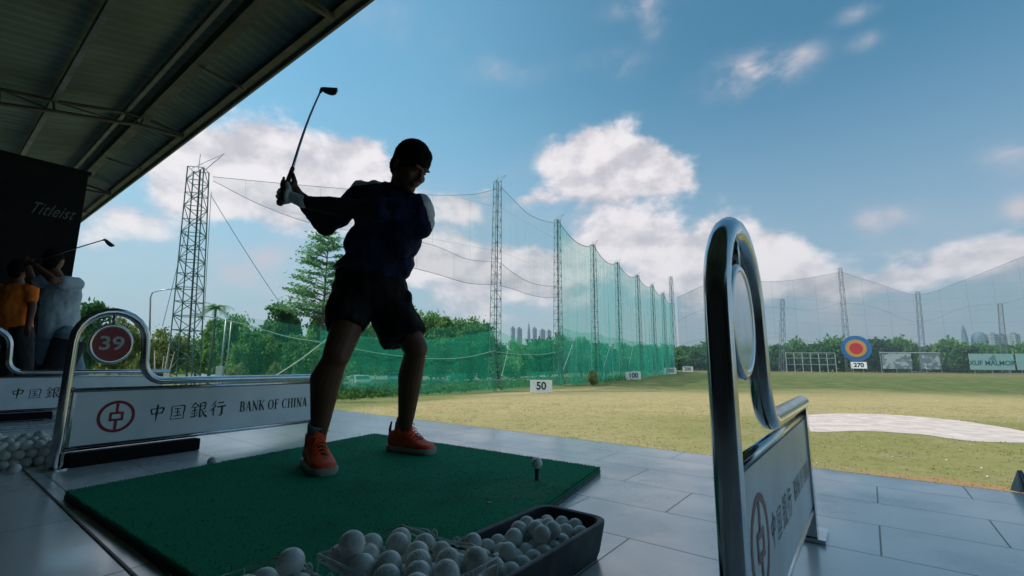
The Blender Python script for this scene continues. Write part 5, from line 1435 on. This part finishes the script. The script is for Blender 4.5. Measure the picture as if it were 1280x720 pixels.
# rough grass tufts on the nearest turf, thinning out with distance, none on the sand
bpoly = [(985, 533), (1000, 520), (1060, 517), (1120, 519), (1200, 526), (1290, 541), (1340, 552), (1290, 554), (1210, 551), (1150, 543), (1080, 539), (1020, 540)]
def inside(x, y, P_):
    c = False
    for k in range(len(P_)):
        (x1, y1), (x2, y2) = P_[k - 1], P_[k]
        if (y1 > y) != (y2 > y) and x < (x2 - x1) * (y - y1) / (y2 - y1) + x1: c = not c
    return c
bw_poly = [(p.x, p.y) for p in (onz(x, y, GZ) for x, y in bpoly)]
pts = []
while len(pts) < 26000:
    yy = 9.5 + 26 * g_.uniform() ** 1.4; xx = g_.uniform(-12, 46)
    if abs(xx) > yy * 1.3 or inside(xx, yy, bw_poly): continue
    if Vector((xx, yy, 0)).dot(D) < 4: continue
    if mnoise.noise(Vector((xx * .5, yy * .5, 0))) + g_.uniform(-.5, .5) < -.05: continue
    pts.append((xx, yy, GZ + .012 + .02 * g_.uniform()))
o = bpy.data.objects.new('grass_tufts', leaf_mesh('grass_tufts', np.array(pts), .032, MT['tuft'])); COL.objects.link(o); kind(o, 'stuff')

# ------------------------------------------------------------------ street lamp, pole, cars
lb_ = at(190, 460, 40); lb_.z = GZ; sl_ = empty('street_lamp', lb_); tag(sl_, 'slim street lamp with a curved arm behind the chrome loop', 'street lamp')
tp = at(188, 372, 40) - lb_; en = at(218, 361, 40) - lb_
mb = MB(); mb.tube([(0, 0, 0), tp, tp + Vector((.12, 0, .45)), en.lerp(tp, .55) + Vector((0, 0, .32)), en], [.09, .06, .05, .045, .04], 8); mb.build('pole', MT['galv'], sl_, smooth=True)
mb = MB(); mb.box(en + Vector((.25, 0, 0)), (.6, .22, .12)); mb.build('lamp_head', MT['galv'], sl_)
ep = at(276, 462, 42); ep.z = GZ; up_ = empty('utility_pole', ep); tag(up_, 'grey steel pole with a small box in front of the left trees', 'pole')
mb = MB(); h_ = at(276, 398, 42).z - GZ; mb.tube([(0, 0, 0), (0, 0, h_)], .07, 8); mb.tube([(.5, 0, 0), (.5, 0, h_ * .96)], .05, 8); mb.build('poles', MT['galv'], up_, smooth=True)
mb = MB(); mb.box((.0, -.1, 2.0), (.6, .3, .9)); mb.build('meter_box', MT['greywhite'], up_)

def car(px, py, depth, rz, paint, label, van=False):
    p = at(px, py, depth); p.z = GZ + .02; root = empty('parked_car', p, rz); tag(root, label, 'car', 'cars parked beyond the netting')
    m = mat('car paint ' + label.split()[0], paint, .25, .3, coat=.8)
    L_, W_, Hc = (4.5, 1.8, 1.5) if not van else (4.6, 1.85, 1.9)
    sec = [(-2.2, .35), (-2.25, .75), (-2.1, .95), (-1.3, 1.02), (-.7, Hc - .05), (.2, Hc), (1.3, Hc - .06), (1.95, 1.05), (2.2, .95), (2.25, .5), (2.15, .32)] if not van else \
          [(-2.2, .35), (-2.28, .8), (-2.0, 1.1), (-1.5, 1.2), (-1.0, Hc - .05), (0, Hc), (2.0, Hc - .04), (2.22, 1.2), (2.28, .5), (2.2, .35)]
    mb = MB(); n = len(sec); rings = []
    for (yy, ins) in ((-W_ / 2, .12), (-W_ / 2 + .06, .03), (-W_ / 2 + .16, 0), (W_ / 2 - .16, 0), (W_ / 2 - .06, .03), (W_ / 2, .12)):
        for x, z in sec:
            tuck = max(0, z - 1.0) * .28; y2 = yy * (1 - tuck); mb.v.append((x * (1 - ins * .25), y2, z - (ins * .25 if z > .9 else 0)))
    for i in range(5):
        for k in range(n): mb.f.append((i * n + k, i * n + (k + 1) % n, (i + 1) * n + (k + 1) % n, (i + 1) * n + k)); mb.mi.append(0)
    mb.f += [tuple(reversed(range(n))), tuple(range(5 * n, 6 * n))]; mb.mi += [0, 0]
    mb.build('body', m, root, smooth=True, angle=35)
    for sy in (-1, 1):
        q = MB(); zt = Hc - .16; y = sy * W_ / 2
        q.add([(-1.15, y * .985 + sy * .01, 1.04), (1.65, y * .985 + sy * .01, 1.04), (1.2, y * .88 + sy * .012, zt), (-.6, y * .88 + sy * .012, zt)], [(0, 1, 2, 3)])
        q.build('side_window', MT['glass'], root)
        for x in (-1.4, 1.4):
            w_ = MB(); my = Matrix(((1, 0, 0), (0, 0, 1), (0, -1, 0))); w_.lathe([(.12, -.10), (.30, -.11), (.33, -.07), (.33, .07), (.30, .11), (.12, .10)], (x, sy * (W_ / 2 - .08), .33), 20, my); wh = w_.build('wheel', MT['tyre'], root, smooth=True, angle=40)
            r_ = MB(); r_.lathe([(.19, -.115), (.19, .115)], (x, sy * (W_ / 2 - .08), .33), 14, my); r_.build('rim', MT['galv'], wh)
        for x, mm_ in ((-2.235, 'lampglass'), (2.24, 'taillight')):
            q = MB(); q.box((x, sy * .65, .80), (.06, .36, .15)); q.build('light', MT[mm_], root)
    q = MB(); zt = Hc - .14
    q.add([(-1.36, -.74, 1.06), (-1.36, .74, 1.06), (-.86, .66, zt), (-.86, -.66, zt)], [(0, 1, 2, 3)]); o = q.build('windscreen', MT['glass'], root); o.location = (-.035, 0, .03)
    q = MB(); xr = 1.95 if not van else 2.18
    q.add([(xr + .02, -.72, 1.08), (xr + .02, .72, 1.08), (xr - .5 * (not van) - .1, .64, zt), (xr - .5 * (not van) - .1, -.64, zt)], [(0, 1, 2, 3)]); o = q.build('rear_window', MT['glass'], root); o.location = (.04, 0, .03)
    q = MB(); q.box((-2.27, 0, .5), (.04, 1.2, .14)); q.build('grille', MT['ink'], root)
    return root
car(450, 482, 52, R(118), (.45, .47, .50), 'silver hatchback parked between the golfer\'s legs')
car(494, 478, 64, R(100), (.75, .75, .75), 'white car half hidden behind the golfer\'s right-hand shin')
car(577, 473, 72, R(60), (.16, .34, .28), 'green tinted van parked right of the golfer', True)
car(612, 468, 84, R(35), (.30, .38, .45), 'blue grey car parked left of the first tall tower')
car(548, 470, 82, R(80), (.55, .53, .50), 'beige car behind the netting right of the golfer\'s knee')

# low green mesh fence behind the weeds
fe = empty('mesh_fence', at(600, 482, 60)); fe.location.z = GZ; tag(fe, 'low green wire fence in front of the parked cars', 'fence')
a = at(425, 486, 46); b = at(700, 470, 86); a.z = b.z = GZ
net_surf('mesh', MT['net_skirt'], a, b, a + Vector((0, 0, 1.5)), b + Vector((0, 0, 1.5)), 0, 0, fe, 30, 3, 0.02, 90)
for k in range(12):
    mb = MB(); p = a.lerp(b, k / 11); mb.tube([p, p + Vector((0, 0, 1.6))], .045, 6); o = mb.build('post', MT['tower']); o.parent = fe; o.matrix_parent_inverse = Matrix.Translation(-fe.location)

# ------------------------------------------------------------------ distance boards
def board(px, py, wpx, hpx, num, label, d=None, tilt=0.0):
    g_p = onz(px, py, GZ); dp = g_p.y; w_ = wpx * dp / F; h_ = hpx * dp / F
    yaw = math.atan2(g_p.x, g_p.y)
    root = empty('distance_board', g_p, -yaw * .8); root.rotation_euler = (0, tilt, -yaw * .8); tag(root, label, 'distance board', 'distance boards on the range')
    mb = MB(); mb.box((0, 0, h_ * .5 + .08), (w_, .10, h_)); bd = mb.build('board', MT['white'], root)
    flat_text(num, h_ * .86, MT['ink'], 'numerals', bd, (0, -.055, h_ * .5 + .08), (1, 0, 0), (0, 0, 1), thick=.01, bold=h_ * .022, sx=.95)
    for sx in (-1, 1):
        mb = MB(); mb.box((sx * w_ * .38, .10, h_ * .4), (.08, .08, h_ * .8)); mb.build('leg', MT['galv'], root)
board(676.5, 491.5, 27, 15, '50', 'white distance board reading 50 on the grass by the net')
board(792, 475, 18, 9.5, '100', 'white distance board reading 100', tilt=-.03)
board(838, 467.8, 14.5, 7.5, '150', 'white distance board reading 150', tilt=-.04)
board(860, 465, 12, 6.5, '200', 'white distance board reading 200, the farthest of the row')

# ------------------------------------------------------------------ target, cage, hoardings at the far end
td = 185; tcn_ = at(1070, 435.5, td); tg = empty('round_target', Vector((tcn_.x, tcn_.y, GZ))); tag(tg, 'round blue target with orange ring and red centre at the far end', 'target')
yaw = math.atan2(tcn_.x, tcn_.y); tg.rotation_euler = (0, 0, -yaw); cz = tcn_.z - GZ; mx = Matrix(((1, 0, 0), (0, 0, 1), (0, -1, 0))); ps = td / F * .93
for nm, r_, m, y_ in (('outer_disc', 16.8, 'bluepaint', 0), ('teal_ring', 12.4, 'tealpaint', -.12), ('orange_ring', 11.3, 'orangepaint', -.2), ('red_centre', 7.2, 'redpaint', -.28)):
    mb = MB(); mb.lathe([(r_ * ps, -.05), (r_ * ps, .05)], (0, y_, cz), 40, mx); mb.build(nm, MT[m], tg)
for sx in (-1, 1):
    mb = MB(); mb.tube([(sx * 1.6, .3, 0), (sx * 1.6, .3, cz - 2)], .13, 8); mb.build('post', MT['galv'], tg)
mb = MB(); zb_ = at(1071, 456.5, td).z - GZ; mb.box((.3, -.35, zb_), (17 * ps, .12, 8.5 * ps)); sb_ = mb.build('number_board', MT['white'], tg)
flat_text('270', 7.6 * ps, MT['ink'], 'numerals', sb_, (.3, -.42, zb_), (1, 0, 0), (0, 0, 1), thick=.02, bold=.09, sx=.95)

def far_frame(x0, x1, y0, y1, dd): 
    a = at(x0, y1, dd); b = at(x1, y1 + (x1 - x0) * .01, dd - 2); a.z = b.z = GZ; h_ = at((x0 + x1) / 2, y0, dd).z - GZ; return a, b, h_
a, b, h_ = far_frame(984, 1046, 441, 465, 190); cg = empty('post_cage', a); tag(cg, 'cage of thin white posts and cross bars at the far end, left of the target', 'cage')
dv = b - a; nv = Vector((-dv.y, dv.x, 0)).normalized() * 4
for k in range(7):
    mb = MB(); q = dv * k / 6; mb.tube([q, q + Vector((0, 0, h_))], .12, 5); mb.build('post', MT['cagenet'], cg)
mb = MB()
for z in (h_, h_ * .72, h_ * .4): mb.tube([Vector((0, 0, z)), dv + Vector((0, 0, z))], .08, 5)
for k in range(13): mb.tube([dv * k / 12 + Vector((0, 0, h_)), dv * k / 12 + nv + Vector((0, 0, h_ * .9))], .05, 4)
mb.build('cross_bars', MT['cagenet'], cg)
def patch_mat():
    m = bpy.data.materials.new('patched poster hoarding'); m.use_nodes = True; q = NT(m.node_tree); b_ = q.n['Principled BSDF']; tcx = q.node('ShaderNodeTexCoord'); v = q.vm('MULTIPLY', tcx.outputs['Object'], (.8, .8, 1.0))
    vo = q.node('ShaderNodeTexVoronoi'); vo.inputs['Scale'].default_value = .9; vo.distance = 'CHEBYCHEV'; q.link(v, vo.inputs['Vector'])
    q.put(b_.inputs['Base Color'], q.mix(q.ss(q.xyz(vo.outputs['Color'])[0], .35, .65), (.50, .53, .55), (.20, .25, .28))); b_.inputs['Roughness'].default_value = .6; return m
MT['patch'] = patch_mat()
a, b, h_ = far_frame(1103, 1178, 441, 464, 180); hd = empty('hoarding', a); tag(hd, 'grey white hoarding of small posters with a dark gap, right of the target', 'hoarding'); dv = b - a; rzh = math.atan2(dv.y, dv.x)
for u0, u1 in ((.02, .51), (.66, .98)):
    mb = MB(); c = dv * (u0 + u1) / 2 + Vector((0, 0, h_ * .60)); mb.box(c, (dv.length * (u1 - u0), .15, h_ * .74), rzh); mb.build('poster_panel', MT['patch'], hd)
for k in range(5):
    mb = MB(); q = dv * k / 4 + Vector((0, .2, 0)); mb.tube([q, q + Vector((0, 0, h_))], .12, 6); mb.build('post', MT['galv'], hd)
mb = MB(); mb.tube([Vector((0, 0, h_)), dv + Vector((0, 0, h_))], .15, 6); mb.build('top_bar', MT['cagenet'], hd)
for (x0, x1, txt, lb) in ((1214, 1270, 'XUF MALMOR', 'pale teal banner with dark lettering on posts, far right'), (1273, 1330, '', 'second pale teal banner cut by the right border')):
    a, b, h_ = far_frame(x0, x1, 441.5, 466, 172); bn = empty('field_banner', a); tag(bn, lb, 'banner', 'banners on posts at the far right'); dv = b - a; rzh = math.atan2(dv.y, dv.x); dn = dv.normalized()
    mb = MB(); c = dv * .5 + Vector((0, 0, h_ * .60)); mb.box(c, (dv.length, .12, h_ * .74), rzh); bp = mb.build('cloth', MT['bannerteal'], bn)
    if txt:
        nn = dn.cross(Vector((0, 0, 1))); flat_text(txt, h_ * .30, MT['bannertext2'], 'lettering', bp, c + nn * .08 - Vector((0, 0, .5)), dn, (0, 0, 1), thick=.02, bold=.04, sx=1.0)
        mb = MB(); q = c + nn * .09 + Vector((0, 0, h_ * .24)); mb.tube([q - dn * .9 - Vector((0, 0, .7)), q, q + dn * .9 + Vector((0, 0, .8))], [.12, .4, .1], 6, flat=.2); mb.build('emblem', MT['bannertext2'], bp)
    for k in range(3):
        mb = MB(); q = dv * (.1 + .4 * k) + Vector((0, .2, 0)); mb.tube([q, q + Vector((0, 0, h_ * .95))], .13, 6); mb.build('post', MT['galv'], bn)

# folded striped bag at the floor edge, right border
bgp = onz(1274, 611, 0); bgp.z = 0; bg_ = MB()
for k in range(5):
    x = -.03 + k * .015; bg_.cur = k % 2; bg_.add([(x, -.02, 0), (x + .015, -.02, 0), (x * .25 + .004, 0, .085), (x * .25, 0, .085), (x, .02, 0), (x + .015, .02, 0)], [(0, 1, 2, 3), (5, 4, 3, 2), (0, 3, 4), (1, 5, 2)])
o = bg_.build('folded_card', [MT['greywhite'], MT['purple']]); o.location = bgp; o.location -= D * .05; tag(o, 'small folded striped card standing on the tile edge at the right border', 'card')

# ------------------------------------------------------------------ skyline
def tower_mat(name, c1, c2):
    m = bpy.data.materials.new(name); m.use_nodes = True; q = NT(m.node_tree); b_ = q.n['Principled BSDF']; tcx = q.node('ShaderNodeTexCoord'); x, y, z = q.xyz(tcx.outputs['Object'])
    fl2 = q.m('LESS_THAN', q.m('FRACT', q.m('DIVIDE', z, 7.0)), .5); fv = q.m('LESS_THAN', q.m('FRACT', q.m('DIVIDE', q.m('ADD', x, y), 9.0)), .55)
    q.put(b_.inputs['Base Color'], q.mix(q.m('MULTIPLY', fl2, fv), c1, c2)); b_.inputs['Roughness'].default_value = .4; return m
MT['hi1'] = tower_mat('tower facade', (.30, .33, .35), (.10, .14, .17)); MT['hi2'] = tower_mat('glass tower facade', (.14, .22, .27), (.08, .13, .17))
def highrise(x, ytop, wpx, dd, label, m='hi1', shape='box'):
    tp = at(x, ytop, dd); h_ = tp.z - GZ; w_ = wpx * dd / F; root = empty('high_rise', Vector((tp.x, tp.y, GZ))); tag(root, label, 'high-rise', 'skyline towers beyond the trees')
    mb = MB()
    if shape == 'spire': mb.lathe([(w_ * .5, 0), (w_ * .48, h_ * .62), (w_ * .34, h_ * .82), (w_ * .12, h_ * .96)], (0, 0, 0), 12)
    elif shape == 'dome': mb.lathe([(w_ * .5, 0), (w_ * .5, h_ * .8), (w_ * .42, h_ * .92), (w_ * .22, h_ * .99)], (0, 0, 0), 20)
    else: mb.box((0, 0, h_ * .48), (w_, w_ * .8, h_ * .96), .3)
    mb.build('facade', MT[m], root)
    mb = MB(); mb.box((0, 0, h_ * .98), (w_ * .35, w_ * .35, h_ * .05), .3) if shape == 'box' else mb.tube([(0, 0, h_ * .94), (0, 0, h_)], w_ * .03, 5); mb.build('roof_top', MT['hi2'], root)
highrise(641, 408, 5, 1500, 'slim tower block just right of the first tall tower'); highrise(649, 409, 6, 1560, 'second skyline block right of the first tall tower'); highrise(661, 402, 4, 1500, 'tallest pointed tower between the first two tall net towers', 'hi2', 'spire')
highrise(668, 409, 5, 1620, 'skyline block right of the pointed tower'); highrise(678, 411, 6, 1620, 'low skyline block left of the second tall net tower'); highrise(686, 412, 5, 1560, 'skyline block touching the second tall net tower'); highrise(604, 410, 6, 1500, 'skyline block left of the first tall tower')
highrise(1203, 405, 7, 1300, 'pointed glass skyscraper above the far trees on the right', 'hi2', 'spire'); highrise(1223, 415, 16, 1300, 'broad round topped tower right of the pointed skyscraper', 'hi2', 'dome')
highrise(1240, 416, 9, 1340, 'tower block right of the round topped tower'); highrise(1251, 417, 8, 1340, 'tower block behind the far right mast'); highrise(1266, 416, 10, 1380, 'wide block near the right border'); highrise(1117, 424, 6, 1400, 'low block peeping over the far trees')

# ------------------------------------------------------------------ haze
hz_ = MB(); hz_.box((0, 1200, 150), (5200, 3200, 310)); 
hm = bpy.data.materials.new('haze air'); hm.use_nodes = True; q = NT(hm.node_tree); q.n.clear()
pv = q.node('ShaderNodeVolumePrincipled'); pv.inputs['Color'].default_value = (.62, .78, .88, 1); pv.inputs['Density'].default_value = 0.00022; pv.inputs['Anisotropy'].default_value = .2
o_ = q.node('ShaderNodeOutputMaterial'); q.link(pv.outputs[0], o_.inputs['Volume'])
USE_HAZE = True
if USE_HAZE: kind(hz_.build('haze', hm), 'stuff')
